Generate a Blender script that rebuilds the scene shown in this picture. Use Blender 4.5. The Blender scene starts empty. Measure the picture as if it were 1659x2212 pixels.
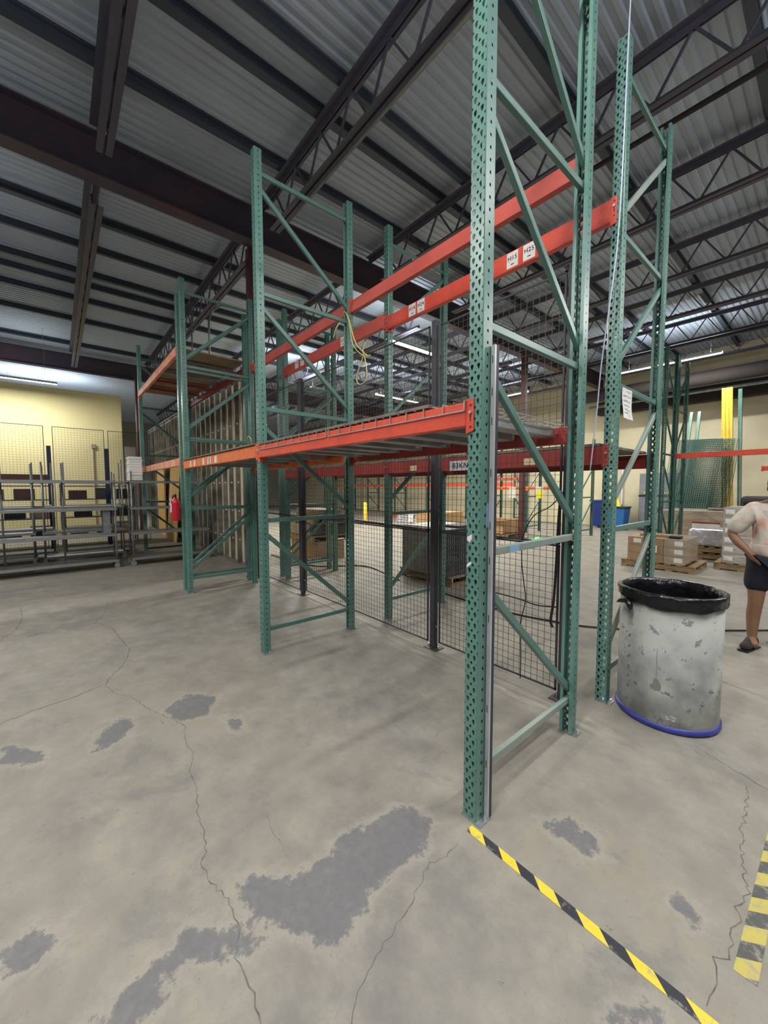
import bpy, math, random
from mathutils import Vector, Matrix
random.seed(7)
R = math.radians
col = bpy.context.scene.collection
scn = bpy.context.scene

# ------------------------------------------------------------ camera
cam_d = bpy.data.cameras.new('camera'); cam = bpy.data.objects.new('camera', cam_d); col.objects.link(cam)
scn.camera = cam
cam_d.sensor_fit = 'HORIZONTAL'; cam_d.sensor_width = 36.0; cam_d.lens = 36.0 * 830.66 / 1659.0
cam_d.clip_start = 0.02; cam_d.clip_end = 200
yaw, pitch, roll = 0.8674, -0.0622, -0.0008
F = Vector((-math.sin(yaw) * math.cos(pitch), math.cos(yaw) * math.cos(pitch), math.sin(pitch)))
R0 = Vector((math.cos(yaw), math.sin(yaw), 0)); U0 = R0.cross(F)
RR = math.cos(roll) * R0 + math.sin(roll) * U0; UU = -math.sin(roll) * R0 + math.cos(roll) * U0
m = Matrix((RR, UU, -F)).transposed().to_4x4(); m.translation = Vector((1.0648, -1.4338, 1.5755))
cam.matrix_world = m

# ------------------------------------------------------------ world, exposure
w = bpy.data.worlds.new('world'); scn.world = w; w.use_nodes = True
w.node_tree.nodes['Background'].inputs[0].default_value = (0.80, 0.86, 1.0, 1)
w.node_tree.nodes['Background'].inputs[1].default_value = 0.13
vs = scn.view_settings; vs.view_transform = 'Standard'; vs.look = 'None'; vs.exposure = 0.0; vs.gamma = 1.0; vs.use_curve_mapping = False
LAMP = 150.0      # watts per fixture
TUBE = 22.0      # tube emission

# ------------------------------------------------------------ materials
MATS = {}
def mat(name, c, rough=0.6, metal=0.0, c2=None, scale=6.0, lo=0.4, hi=0.6, bump=0.0, bscale=40.0, emit=None, estr=0, coat=0.0, chips=None, chipamt=0.68, chipscale=18, alpha=None, stretch=None):
    m = bpy.data.materials.new(name); m.use_nodes = True; nt = m.node_tree; b = nt.nodes['Principled BSDF']
    b.inputs['Base Color'].default_value = (*c, 1); b.inputs['Roughness'].default_value = rough; b.inputs['Metallic'].default_value = metal
    if coat: b.inputs['Coat Weight'].default_value = coat; b.inputs['Coat Roughness'].default_value = 0.15
    tc = nt.nodes.new('ShaderNodeTexCoord'); co = tc.outputs['Object']
    if stretch:
        mp = nt.nodes.new('ShaderNodeMapping'); mp.inputs['Scale'].default_value = stretch; nt.links.new(co, mp.inputs[0]); co = mp.outputs[0]
    out = None
    if c2:
        n = nt.nodes.new('ShaderNodeTexNoise'); n.inputs['Scale'].default_value = scale; n.inputs['Detail'].default_value = 5
        nt.links.new(co, n.inputs['Vector'])
        r = nt.nodes.new('ShaderNodeMapRange'); r.inputs[1].default_value = lo; r.inputs[2].default_value = hi; nt.links.new(n.outputs['Fac'], r.inputs[0])
        mx = nt.nodes.new('ShaderNodeMix'); mx.data_type = 'RGBA'; mx.inputs[6].default_value = (*c, 1); mx.inputs[7].default_value = (*c2, 1)
        nt.links.new(r.outputs[0], mx.inputs[0]); out = mx.outputs[2]
    if chips:
        n = nt.nodes.new('ShaderNodeTexNoise'); n.inputs['Scale'].default_value = chipscale; n.inputs['Detail'].default_value = 7; n.inputs['Roughness'].default_value = 0.7
        nt.links.new(co, n.inputs['Vector'])
        r = nt.nodes.new('ShaderNodeMapRange'); r.inputs[1].default_value = chipamt; r.inputs[2].default_value = chipamt + .02; nt.links.new(n.outputs['Fac'], r.inputs[0])
        mx = nt.nodes.new('ShaderNodeMix'); mx.data_type = 'RGBA'; mx.inputs[6].default_value = (*c, 1); mx.inputs[7].default_value = (*chips, 1)
        if out: nt.links.new(out, mx.inputs[6])
        nt.links.new(r.outputs[0], mx.inputs[0]); out = mx.outputs[2]
    if out: nt.links.new(out, b.inputs['Base Color'])
    if bump:
        n = nt.nodes.new('ShaderNodeTexNoise'); n.inputs['Scale'].default_value = bscale; n.inputs['Detail'].default_value = 4; nt.links.new(co, n.inputs['Vector'])
        bp = nt.nodes.new('ShaderNodeBump'); bp.inputs['Strength'].default_value = bump; bp.inputs['Distance'].default_value = 0.01
        nt.links.new(n.outputs['Fac'], bp.inputs['Height']); nt.links.new(bp.outputs[0], b.inputs['Normal'])
    if emit: b.inputs['Emission Color'].default_value = (*emit, 1); b.inputs['Emission Strength'].default_value = estr
    if alpha is not None: b.inputs['Alpha'].default_value = alpha
    MATS[name] = m
    return m
GREEN = mat('green_paint', (.125, .262, .218), .30, 0, (.10, .215, .18), 3, .35, .65, chips=(.42, .5, .46), chipamt=.74, chipscale=9)
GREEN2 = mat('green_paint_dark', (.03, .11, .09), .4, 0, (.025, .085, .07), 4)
BRACE = mat('brace_green', (.095, .205, .175), .34, 0, (.12, .225, .195), 5, .4, .7, chips=(.30, .33, .30), chipamt=.70, chipscale=14)
BRACEG = mat('brace_worn_grey', (.24, .32, .28), .45, 0, (.30, .33, .29), 6, .4, .6)
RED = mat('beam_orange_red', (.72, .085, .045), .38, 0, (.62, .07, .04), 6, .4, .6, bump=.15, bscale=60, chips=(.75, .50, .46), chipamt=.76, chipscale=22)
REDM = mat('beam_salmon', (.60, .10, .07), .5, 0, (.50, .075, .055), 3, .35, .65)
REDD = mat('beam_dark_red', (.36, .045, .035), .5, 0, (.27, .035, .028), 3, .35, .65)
ORANGE = mat('beam_orange', (.85, .20, .05), .45, 0, (.72, .14, .04), 4, .4, .6, chips=(.8, .5, .4), chipamt=.75)
FADED = mat('beam_faded', (.78, .25, .14), .55, 0, (.85, .40, .28), 4, .4, .6)
STEEL = mat('galvanised', (.42, .43, .44), .35, .7, (.30, .31, .32), 8)
BOLT = mat('bolt_zinc', (.7, .7, .7), .3, .9)
DECKW = mat('wire_zinc', (.42, .39, .36), .4, .5)
CHAN = mat('deck_channel', (.36, .36, .35), .5, .35, (.27, .26, .25), 5)
BOARD = mat('particle_board', (.22, .19, .15), .85, 0, (.15, .13, .105), 14, .4, .6, bump=.2)
BOARDL = mat('particle_board_tan', (.34, .25, .15), .85, 0, (.26, .19, .12), 14, .4, .6, bump=.2)
FENCE = mat('fence_charcoal', (.055, .055, .068), .5, .3, (.075, .07, .08), 6)
WIREM = mat('fence_wire', (.075, .065, .058), .5, .4)
NAVY = mat('navy_post', (.018, .022, .06), .45)
TRUSS = mat('truss_primer', (.080, .080, .115), .6, 0, (.10, .085, .11), 3, .4, .65)
PURL = mat('purlin_primer', (.045, .062, .085), .6, 0, (.055, .065, .085), 3)
GIRD = mat('girder_primer', (.058, .046, .068), .6, 0, (.085, .05, .06), 1.5, .45, .65)
COLM = mat('column_brown', (.11, .035, .035), .5, 0, (.075, .03, .035), 3)
BLACK = mat('black_plastic', (.012, .012, .014), .45)
BAG = mat('black_bin_liner', (.008, .008, .010), .22, 0, bump=.9, bscale=22)
WHITE = mat('white_card', (.80, .78, .76), .6, 0, (.70, .68, .66), 20)
CREAMST = mat('cream_sticker', (.72, .60, .36), .6)
INK = mat('ink', (.02, .02, .02), .6)
PAPER = mat('crumpled_paper', (.74, .74, .72), .7, bump=.6, bscale=14)
KRAFT = mat('kraft_card', (.36, .24, .14), .75, 0, (.31, .20, .115), 5, .4, .6)
KRAFTW = mat('kraft_wrapped', (.34, .26, .18), .35, 0, (.42, .35, .27), 4, .45, .62, bump=.5, bscale=9, coat=.6, stretch=(1, 1, 4))
GREYW = mat('grey_wrapped', (.38, .34, .30), .35, 0, (.48, .45, .41), 5, .45, .6, bump=.6, bscale=10, coat=.6, stretch=(1, 1, 5))
SILVER = mat('silver_wrap', (.45, .46, .52), .25, .2, (.75, .76, .8), 9, .5, .65, bump=1, bscale=14, coat=.6)
WOOD = mat('pallet_wood', (.36, .25, .13), .8, 0, (.24, .165, .09), 6, .4, .6, stretch=(1, 6, 6))
CRATE = mat('crate_grey', (.27, .27, .25), .55, 0, (.21, .21, .20), 5)
CRATED = mat('crate_dark', (.06, .062, .068), .5)
ALU = mat('aluminium', (.25, .26, .27), .42, .5, (.18, .19, .20), 9)
PIPE = mat('pipe_grey', (.30, .31, .31), .35, .5)
STUDM = mat('stud_steel', (.30, .30, .29), .45, .3, (.13, .12, .115), 2.5, .35, .65)
DRY = mat('drywall_back', (.80, .70, .44), .8, 0, (.66, .56, .34), 2)
PLY = mat('osb', (.62, .40, .15), .8, 0, (.50, .30, .10), 16)
BLUEB = mat('bin_blue', (.01, .03, .18), .4)
BLUEL = mat('bin_light_blue', (.02, .14, .42), .4)
BLUER = mat('rim_blue', (.05, .06, .36), .45, 0, (.03, .04, .22), 12)
YELL = mat('yellow_paint', (.85, .58, .05), .4, 0, (.75, .50, .05), 6)
YSIGN = mat('yellow_card', (.9, .8, .05), .5)
CORD = mat('yellow_cord', (.62, .56, .20), .6)
LBLUE = mat('blue_tape', (.25, .42, .62), .6)
REDX = mat('extinguisher_red', (.55, .015, .03), .3)
CABG = mat('cabinet_grey', (.20, .21, .24), .5, 0, (.16, .17, .19), 3)
LIME = mat('lime_plastic', (.16, .62, .22), .5)
DUCT = mat('duct_brown', (.035, .028, .026), .85, 0, (.03, .025, .024), 3)
TUBEM = mat('tube_light', (1, 1, 1), .5, emit=(1, .98, .90), estr=TUBE)
TUBEY = mat('tube_light_warm', (1, 1, 1), .5, emit=(1, .98, .80), estr=TUBE)
FIXM = mat('fixture_white', (.55, .55, .50), .5)
SKIN = mat('skin', (.26, .13, .075), .55)
SKIND = mat('skin_dark', (.12, .055, .04), .55)
HAIR = mat('cap_brown', (.05, .025, .025), .8)
SHIRT = mat('tie_dye', (.66, .60, .53), .85, 0, (.50, .22, .15), 6.5, .48, .72, bump=.3, bscale=12)
SHORT = mat('shorts_black', (.010, .010, .020), .9)
SHOE = mat('shoe_dark', (.035, .028, .024), .8)

def wall_mat(name, c, c2, scale, joints=None):
    m = mat(name, c, .85, 0, c2, scale, .35, .65, bump=.25, bscale=8)
    return m
W_CREAM = wall_mat('wall_cream_paint', (.74, .66, .36), (.70, .62, .33), 1.2)
W_CONC = wall_mat('wall_concrete', (.66, .60, .42), (.52, .47, .33), .7)
W_FAR = wall_mat('wall_grey', (.30, .29, .26), (.25, .24, .22), .6)
ROOFM = mat('roof_deck_grey', (.42, .485, .56), .75, 0, (.35, .40, .465), .5, .3, .7, bump=.1, bscale=30)

def floor_mat():
    m = bpy.data.materials.new('floor_concrete'); m.use_nodes = True; nt = m.node_tree; N = nt.nodes.new; L = nt.links.new; b = nt.nodes['Principled BSDF']
    tc = N('ShaderNodeTexCoord'); g = tc.outputs['Object']
    def noise(s, d=6, r=.55, dist=0, vec=g):
        n = N('ShaderNodeTexNoise'); n.inputs['Scale'].default_value = s; n.inputs['Detail'].default_value = d; n.inputs['Roughness'].default_value = r
        n.inputs['Distortion'].default_value = dist; L(vec, n.inputs['Vector']); return n.outputs['Fac']
    def rng(v, a, c, lo=0, hi=1):
        r = N('ShaderNodeMapRange'); r.inputs[1].default_value = a; r.inputs[2].default_value = c; r.inputs[3].default_value = lo; r.inputs[4].default_value = hi; L(v, r.inputs[0]); return r.outputs[0]
    def mix(f, A, B, mode='MIX'):
        x = N('ShaderNodeMix'); x.data_type = 'RGBA'; x.blend_type = mode; L(f, x.inputs[0])
        for k, v in ((6, A), (7, B)):
            if isinstance(v, tuple): x.inputs[k].default_value = (*v, 1)
            else: L(v, x.inputs[k])
        return x.outputs[2]
    def math_(op, a, c):
        x = N('ShaderNodeMath'); x.operation = op
        for k, v in ((0, a), (1, c)):
            if isinstance(v, (int, float)): x.inputs[k].default_value = v
            else: L(v, x.inputs[k])
        return x.outputs[0]
    base = mix(rng(noise(.7, 4, .6, .3), .35, .65), (.268, .238, .190), (.186, .176, .162))
    base = mix(rng(noise(5, 7, .65), .38, .68), base, (.315, .285, .232))
    base = mix(rng(noise(2.2, 8, .7, .6), .56, .66, 0, .6), base, (.165, .162, .158))
    base = mix(rng(noise(1.1, 6, .7, .8), .52, .72, 0, .6), base, (.185, .168, .165))
    base = mix(rng(noise(38, 5, .6), .60, .72, 0, .5), base, (.17, .16, .145))
    base = mix(rng(noise(9, 6, .75, .5), .665, .70, 0, .8), base, (.11, .107, .105))
    base = mix(rng(noise(140, 3, .6), .3, .7, 0, .22), base, (.18, .17, .15))
    at = N('ShaderNodeAttribute'); at.attribute_name = 'stain'
    s = math_('ADD', at.outputs['Fac'], math_('MULTIPLY', math_('SUBTRACT', noise(11, 10, .76, .12), .5), 1.7))
    rim = math_('SUBTRACT', rng(s, .20, .50), rng(s, .52, .62))
    base = mix(math_('MULTIPLY', rim, .45), base, (.36, .33, .275))
    fac = math_('MULTIPLY', rng(s, .50, .64), rng(noise(30, 4, .6), .3, .7, .65, 1.0))
    base = mix(fac, base, (.135, .133, .142))
    sp = N('ShaderNodeSeparateXYZ'); L(g, sp.inputs[0])
    band = math_('MULTIPLY', rng(math_('ABSOLUTE', math_('SUBTRACT', sp.outputs[1], 1.20), 0), .03, .17, 1, 0), math_('MULTIPLY', rng(sp.outputs[0], -6, -5.2), rng(sp.outputs[0], .0, .4, 1, 0)))
    mpd = N('ShaderNodeMapping'); mpd.inputs['Scale'].default_value = (1, 7, 1); L(g, mpd.inputs[0])
    base = mix(math_('MULTIPLY', band, rng(noise(3, 6, .7, 0, mpd.outputs[0]), .42, .62, 0, .8)), base, (.42, .385, .33))
    L(base, b.inputs['Base Color'])
    L(rng(noise(3, 5), .3, .7, .50, .68), b.inputs['Roughness'])
    bp = N('ShaderNodeBump'); bp.inputs['Strength'].default_value = .25; bp.inputs['Distance'].default_value = .006; L(noise(60, 6, .7), bp.inputs['Height']); L(bp.outputs[0], b.inputs['Normal'])
    return m
FLOORM = floor_mat()
CRACKM = mat('crack_dark', (.10, .095, .085), .9, 0, (.17, .16, .14), 30)

def barrel_mat():
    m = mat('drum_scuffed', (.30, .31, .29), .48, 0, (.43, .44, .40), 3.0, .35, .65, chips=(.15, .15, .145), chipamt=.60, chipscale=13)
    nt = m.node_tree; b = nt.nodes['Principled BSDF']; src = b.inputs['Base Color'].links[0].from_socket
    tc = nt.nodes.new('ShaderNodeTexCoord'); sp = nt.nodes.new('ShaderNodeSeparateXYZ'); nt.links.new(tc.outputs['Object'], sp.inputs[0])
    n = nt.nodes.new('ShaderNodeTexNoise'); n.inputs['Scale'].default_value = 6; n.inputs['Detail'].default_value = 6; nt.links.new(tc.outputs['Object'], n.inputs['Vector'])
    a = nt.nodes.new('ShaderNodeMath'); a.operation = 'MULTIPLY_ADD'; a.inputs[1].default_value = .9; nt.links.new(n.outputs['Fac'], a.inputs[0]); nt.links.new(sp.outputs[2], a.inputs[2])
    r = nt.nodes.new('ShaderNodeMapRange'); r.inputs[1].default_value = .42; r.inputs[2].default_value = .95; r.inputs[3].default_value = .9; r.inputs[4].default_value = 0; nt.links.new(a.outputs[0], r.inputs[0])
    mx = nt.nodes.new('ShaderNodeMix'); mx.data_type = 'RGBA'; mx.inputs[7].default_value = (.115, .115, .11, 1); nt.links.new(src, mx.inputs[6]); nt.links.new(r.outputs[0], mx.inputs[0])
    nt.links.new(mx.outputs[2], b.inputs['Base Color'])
    return m
DRUM = barrel_mat()

def tape_mat(name, dirx, period, diag, yc, faded):
    m = bpy.data.materials.new(name); m.use_nodes = True; nt = m.node_tree; b = nt.nodes['Principled BSDF']; N = nt.nodes.new; L = nt.links.new
    tc = N('ShaderNodeTexCoord'); sp = N('ShaderNodeSeparateXYZ'); L(tc.outputs['Object'], sp.inputs[0])
    a = N('ShaderNodeMath'); a.operation = 'MULTIPLY_ADD'; L(sp.outputs[1], a.inputs[0]); a.inputs[1].default_value = diag; L(sp.outputs[0], a.inputs[2])
    d = N('ShaderNodeMath'); d.operation = 'DIVIDE'; L(a.outputs[0], d.inputs[0]); d.inputs[1].default_value = period
    f = N('ShaderNodeMath'); f.operation = 'FRACT'; L(d.outputs[0], f.inputs[0])
    g = N('ShaderNodeMath'); g.operation = 'GREATER_THAN'; L(f.outputs[0], g.inputs[0]); g.inputs[1].default_value = .5
    mx = N('ShaderNodeMix'); mx.data_type = 'RGBA'; L(g.outputs[0], mx.inputs[0]); mx.inputs[6].default_value = (*yc, 1); mx.inputs[7].default_value = (.035, .035, .045, 1) if not faded else (.09, .09, .085, 1)
    n = N('ShaderNodeTexNoise'); n.inputs['Scale'].default_value = 26; n.inputs['Detail'].default_value = 8; n.inputs['Roughness'].default_value = .7; L(tc.outputs['Object'], n.inputs['Vector'])
    r = N('ShaderNodeMapRange'); r.inputs[1].default_value = .50 if faded else .55; r.inputs[2].default_value = .62 if faded else .66; r.inputs[4].default_value = .75; L(n.outputs['Fac'], r.inputs[0])
    m2 = N('ShaderNodeMix'); m2.data_type = 'RGBA'; L(r.outputs[0], m2.inputs[0]); L(mx.outputs[2], m2.inputs[6]); m2.inputs[7].default_value = (.33, .30, .24, 1)
    L(m2.outputs[2], b.inputs['Base Color']); b.inputs['Roughness'].default_value = .45
    return m
TAPE1 = tape_mat('hazard_tape_bright', 0, .165, 1.2, (.72, .56, .05), False)
TAPE2 = tape_mat('hazard_tape_faded', 0, .150, .75, (.50, .42, .10), True)

# ------------------------------------------------------------ mesh helpers
class MB:
    def __init__(s): s.v = []; s.f = []; s.mi = []
    def face(s, pts, mi=0):
        n = len(s.v); s.v += [tuple(p) for p in pts]; s.f.append(tuple(range(n, n + len(pts)))); s.mi.append(mi)
    def box(s, x0, y0, z0, x1, y1, z1, mi=0):
        n = len(s.v)
        s.v += [(x0, y0, z0), (x1, y0, z0), (x1, y1, z0), (x0, y1, z0), (x0, y0, z1), (x1, y0, z1), (x1, y1, z1), (x0, y1, z1)]
        for q in ((0, 3, 2, 1), (4, 5, 6, 7), (0, 1, 5, 4), (1, 2, 6, 5), (2, 3, 7, 6), (3, 0, 4, 7)):
            s.f.append(tuple(n + i for i in q)); s.mi.append(mi)
        return s
    def bar(s, p, q, w, h, up=(0, 0, 1), mi=0):
        p = Vector(p); q = Vector(q); d = (q - p).normalized(); u = Vector(up); sd = d.cross(u)
        if sd.length < 1e-4: sd = d.cross(Vector((1, 0, 0)))
        sd.normalize(); u = sd.cross(d)
        n = len(s.v)
        for c in (p, q):
            for a, b in ((-1, -1), (1, -1), (1, 1), (-1, 1)): s.v.append(tuple(c + sd * a * w / 2 + u * b * h / 2))
        for f in ((0, 1, 2, 3), (7, 6, 5, 4), (0, 4, 5, 1), (1, 5, 6, 2), (2, 6, 7, 3), (3, 7, 4, 0)):
            s.f.append(tuple(n + i for i in f)); s.mi.append(mi)
        return s
    def tube(s, pts, r, seg=10, cap=True, mi=0):
        pts = [Vector(p) for p in pts]; rings = []; up = None
        for i, p in enumerate(pts):
            d = (pts[min(i + 1, len(pts) - 1)] - pts[max(i - 1, 0)]).normalized()
            a = d.orthogonal().normalized() if up is None else (up - d * up.dot(d)).normalized()
            up = a; b = d.cross(a); rr = r[i] if isinstance(r, (list, tuple)) else r
            n = len(s.v); rings.append(n)
            for k in range(seg):
                t = 2 * math.pi * k / seg; s.v.append(tuple(p + a * math.cos(t) * rr + b * math.sin(t) * rr))
        for i in range(len(pts) - 1):
            for k in range(seg):
                a, b = rings[i], rings[i + 1]; s.f.append((a + k, a + (k + 1) % seg, b + (k + 1) % seg, b + k)); s.mi.append(mi)
        if cap:
            s.f.append(tuple(rings[0] + k for k in reversed(range(seg)))); s.f.append(tuple(rings[-1] + k for k in range(seg))); s.mi += [mi, mi]
        return s
    def lathe(s, prof, seg=32, c=(0, 0), mi=0):
        rings = []
        for r, z in prof:
            rings.append(len(s.v))
            for k in range(seg):
                t = 2 * math.pi * k / seg; s.v.append((c[0] + r * math.cos(t), c[1] + r * math.sin(t), z))
        for i in range(len(prof) - 1):
            for k in range(seg):
                a, b = rings[i], rings[i + 1]; s.f.append((a + k, a + (k + 1) % seg, b + (k + 1) % seg, b + k)); s.mi.append(mi)
        return s
    def prism(s, poly, axis, a, b, mi=0):
        # poly of 2D points extruded along axis (0: (y,z) poly; 1: (x,z); 2: (x,y))
        def P(u, v, t): return {0: (t, u, v), 1: (u, t, v), 2: (u, v, t)}[axis]
        n = len(s.v); k = len(poly)
        s.v += [P(u, v, a) for u, v in poly] + [P(u, v, b) for u, v in poly]
        s.f.append(tuple(range(n, n + k))); s.f.append(tuple(range(n + 2 * k - 1, n + k - 1, -1))); s.mi += [mi, mi]
        for i in range(k):
            j = (i + 1) % k; s.f.append((n + i, n + k + i, n + k + j, n + j)); s.mi.append(mi)
        return s
    def mesh(s, name, mats, smooth=False):
        me = bpy.data.meshes.new(name); me.from_pydata(s.v, [], s.f)
        for m_ in (mats if isinstance(mats, (list, tuple)) else [mats]): me.materials.append(m_)
        me.polygons.foreach_set('material_index', s.mi)
        if smooth: me.polygons.foreach_set('use_smooth', [True] * len(me.polygons))
        me.update(); return me
    def build(s, name, mats, parent=None, smooth=False, bevel=0):
        return link(name, s.mesh(name, mats, smooth), parent, bevel=bevel)
def link(name, me, parent=None, loc=None, rz=0, bevel=0):
    o = bpy.data.objects.new(name, me); col.objects.link(o)
    if parent: o.parent = parent
    if loc: o.location = loc
    if rz: o.rotation_euler = (0, 0, rz)
    if bevel:
        b = o.modifiers.new('bevel', 'BEVEL'); b.width = bevel; b.segments = 2; b.limit_method = 'ANGLE'; b.angle_limit = R(40)
    return o
def tag(o, label, cat, group=None):
    o['label'] = label; o['category'] = cat
    if group: o['group'] = group
    return o
def thing(name, label, cat, loc=(0, 0, 0), rz=0, group=None):
    o = bpy.data.objects.new(name, None); col.objects.link(o); o.location = loc; o.rotation_euler = (0, 0, rz); o.empty_display_size = .1
    return tag(o, label, cat, group)
def struct(o): o['kind'] = 'structure'; return o
def dup(root, loc, rz=None, label=None, group=None):
    def cp(o, par):
        c = o.copy(); col.objects.link(c)
        if par: c.parent = par
        for ch in [x for x in bpy.data.objects if x.parent == o]: cp(ch, c)
        return c
    r = cp(root, None); r.location = loc
    if rz is not None: r.rotation_euler = (0, 0, rz)
    if label: r['label'] = label
    if group: r['group'] = group
    elif 'group' in r: del r['group']
    return r
def text(s, size, material, parent, loc, rot, name='lettering'):
    c = bpy.data.curves.new(name, 'FONT'); c.body = s; c.size = size; c.extrude = .0004; c.offset = size * .012; c.space_character = 1.08; c.align_x = 'CENTER'; c.align_y = 'CENTER'
    t = bpy.data.objects.new(name, c); col.objects.link(t)
    bpy.context.view_layer.update()
    me = bpy.data.meshes.new_from_object(t.evaluated_get(bpy.context.evaluated_depsgraph_get()))
    bpy.data.objects.remove(t); me.materials.clear(); me.materials.append(material)
    o = bpy.data.objects.new(name, me); col.objects.link(o); o.parent = parent; o.location = loc; o.rotation_euler = rot
    return o

# ------------------------------------------------------------ floor
PATCH=[
[(-0.43,-0.96),(-0.41,-0.87),(-0.31,-0.79),(-0.28,-0.71),(-0.30,-0.61),(-0.32,-0.49),(-0.30,-0.36),(-0.27,-0.21),(-0.20,-0.14),(-0.10,-0.14),(-0.02,-0.25),(-0.03,-0.35),(-0.04,-0.45),(-0.05,-0.56),(0.02,-0.65),(0.03,-0.74),(0.04,-0.80),(-0.02,-0.81),(-0.13,-0.87),(-0.23,-0.94),(-0.32,-0.97)],
[(-0.29,-1.45),(-0.33,-1.37),(-0.32,-1.30),(-0.34,-1.22),(-0.37,-1.15),(-0.35,-1.08),(-0.26,-0.99),(-0.18,-0.95),(-0.13,-1.00),(-0.19,-1.08),(-0.25,-1.18),(-0.27,-1.23),(-0.20,-1.24),(-0.18,-1.32)],
[(-0.71,-1.66),(-0.73,-1.58),(-0.68,-1.46),(-0.62,-1.49),(-0.57,-1.54),(-0.59,-1.62),(-0.62,-1.65)],
[(-1.93,-0.94),(-2.10,-0.75),(-1.90,-0.57),(-1.69,-0.70),(-1.71,-0.84)],
[(-1.75,-1.35),(-1.96,-1.29),(-2.06,-1.17),(-1.96,-1.09),(-1.81,-1.14),(-1.72,-1.27)],
[(-1.63,-0.62),(-1.52,-0.54),(-1.34,-0.56),(-1.41,-0.64)],
[(0.21,0.24),(0.29,0.36),(0.41,0.37),(0.50,0.30),(0.43,0.22),(0.31,0.22)],
[(0.71,0.34),(0.75,0.36),(0.79,0.31),(0.85,0.27),(0.81,0.23),(0.76,0.26),(0.71,0.28)],
[(0.70,-0.28),(0.70,-0.20),(0.74,-0.12),(0.78,-0.10),(0.81,-0.15)],
[(-2.19,-1.77),(-2.05,-1.64),(-1.93,-1.53),(-1.81,-1.57),(-1.94,-1.75)],
]
CRACK=[
[(-5.42,-0.95),(-4.85,-1.05),(-4.51,-1.16),(-4.20,-1.03),(-3.64,-0.98),(-3.29,-0.96),(-3.01,-1.05),(-2.74,-1.18),(-2.68,-1.20),(-2.59,-1.43),(-2.56,-1.63),(-2.48,-1.81)],
[(-2.68,-1.20),(-2.49,-1.17),(-2.32,-1.07),(-2.02,-0.99),(-1.90,-0.94),(-1.68,-0.85),(-1.51,-0.89),(-1.35,-0.88),(-1.20,-0.93),(-1.09,-0.93),(-1.01,-0.94),(-0.91,-0.97),(-0.76,-0.98),(-0.66,-1.00),(-0.59,-1.03),(-0.49,-1.03),(-0.40,-1.00),(-0.30,-1.00),(-0.25,-1.00),(-0.17,-1.04),(-0.10,-1.03),(-0.04,-1.03),(0.02,-1.04),(0.06,-1.05)],
[(0.05,-0.14),(0.05,-0.23),(0.03,-0.30),(0.06,-0.41),(0.10,-0.47),(0.11,-0.58),(0.13,-0.68),(0.15,-0.72),(0.16,-0.78),(0.19,-0.82),(0.23,-0.85)],
[(0.83,1.28),(0.85,1.03),(0.85,0.89),(0.88,0.71),(0.91,0.55),(0.89,0.45),(0.91,0.40),(0.89,0.34),(0.90,0.28),(0.90,0.22),(0.87,0.18),(0.89,0.13),(0.88,0.07),(0.88,0.01)],
[(-5.46,-2.03),(-5.33,-1.60),(-5.33,-1.23),(-5.36,-0.88)],
[(-5.87,-1.87),(-5.29,-1.82),(-4.80,-1.85),(-4.46,-1.95)],
[(-0.65,-0.72),(-0.53,-0.74),(-0.46,-0.74)],
[(0.48,2.66),(0.64,2.60),(0.82,2.56)],
[(0.57,1.48),(0.75,1.39),(0.92,1.33)],
]
CW = [.010, .0058, .0042, .006, .012, .010, .003, .010, .006]
def sdist(px, py, poly):
    d = 1e9; inside = False; n = len(poly)
    for i in range(n):
        ax, ay = poly[i]; bx, by = poly[(i + 1) % n]
        ex, ey = bx - ax, by - ay; t = max(0, min(1, ((px - ax) * ex + (py - ay) * ey) / (ex * ex + ey * ey)))
        d = min(d, math.hypot(px - ax - ex * t, py - ay - ey * t))
        if (ay > py) != (by > py) and px < (bx - ax) * (py - ay) / (by - ay) + ax: inside = not inside
    return -d if inside else d
fl = MB(); st = []
x0, y0, nx, ny, stp = -2.6, -1.9, 78, 50, .05
for j in range(ny + 1):
    for i in range(nx + 1):
        x = x0 + i * stp; y = y0 + j * stp; fl.v.append((x, y, 0))
        d = min(sdist(x, y, p) for p in PATCH); st.append(max(-.6, min(1.1, .5 - d / .14)))
for j in range(ny):
    for i in range(nx):
        a = j * (nx + 1) + i; fl.f.append((a, a + 1, a + nx + 2, a + nx + 1)); fl.mi.append(0)
x1 = x0 + nx * stp; y1 = y0 + ny * stp
for r in ((-32, -10, 9, y0), (-32, y1, 9, 17), (-32, y0, x0, y1), (x1, y0, 9, y1)):
    fl.face([(r[0], r[1], 0), (r[2], r[1], 0), (r[2], r[3], 0), (r[0], r[3], 0)]); st += [-.6] * 4
rr = random.Random(3)
for line, wd in zip(CRACK, CW):
    pts = []
    for a, b in zip(line, line[1:]):
        L_ = math.hypot(b[0] - a[0], b[1] - a[1]); k = max(2, int(L_ / .022))
        for i in range(k):
            t = i / k; j_ = min(.009, L_ * .1); pts.append((a[0] + (b[0] - a[0]) * t + rr.uniform(-j_, j_), a[1] + (b[1] - a[1]) * t + rr.uniform(-j_, j_)))
    pts.append(line[-1])
    prev = None
    for i, p in enumerate(pts):
        q = pts[min(i + 1, len(pts) - 1)]; o_ = pts[max(i - 1, 0)]; dx, dy = q[0] - o_[0], q[1] - o_[1]; l_ = math.hypot(dx, dy) or 1
        ww = wd * rr.uniform(.35, .9) / 2; c = (p[0] - dy / l_ * ww, p[1] + dx / l_ * ww), (p[0] + dy / l_ * ww, p[1] - dx / l_ * ww)
        if prev: fl.face([(*prev[0], .0008), (*prev[1], .0008), (*c[1], .0008), (*c[0], .0008)], 1); st += [0] * 4
        prev = c
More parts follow.
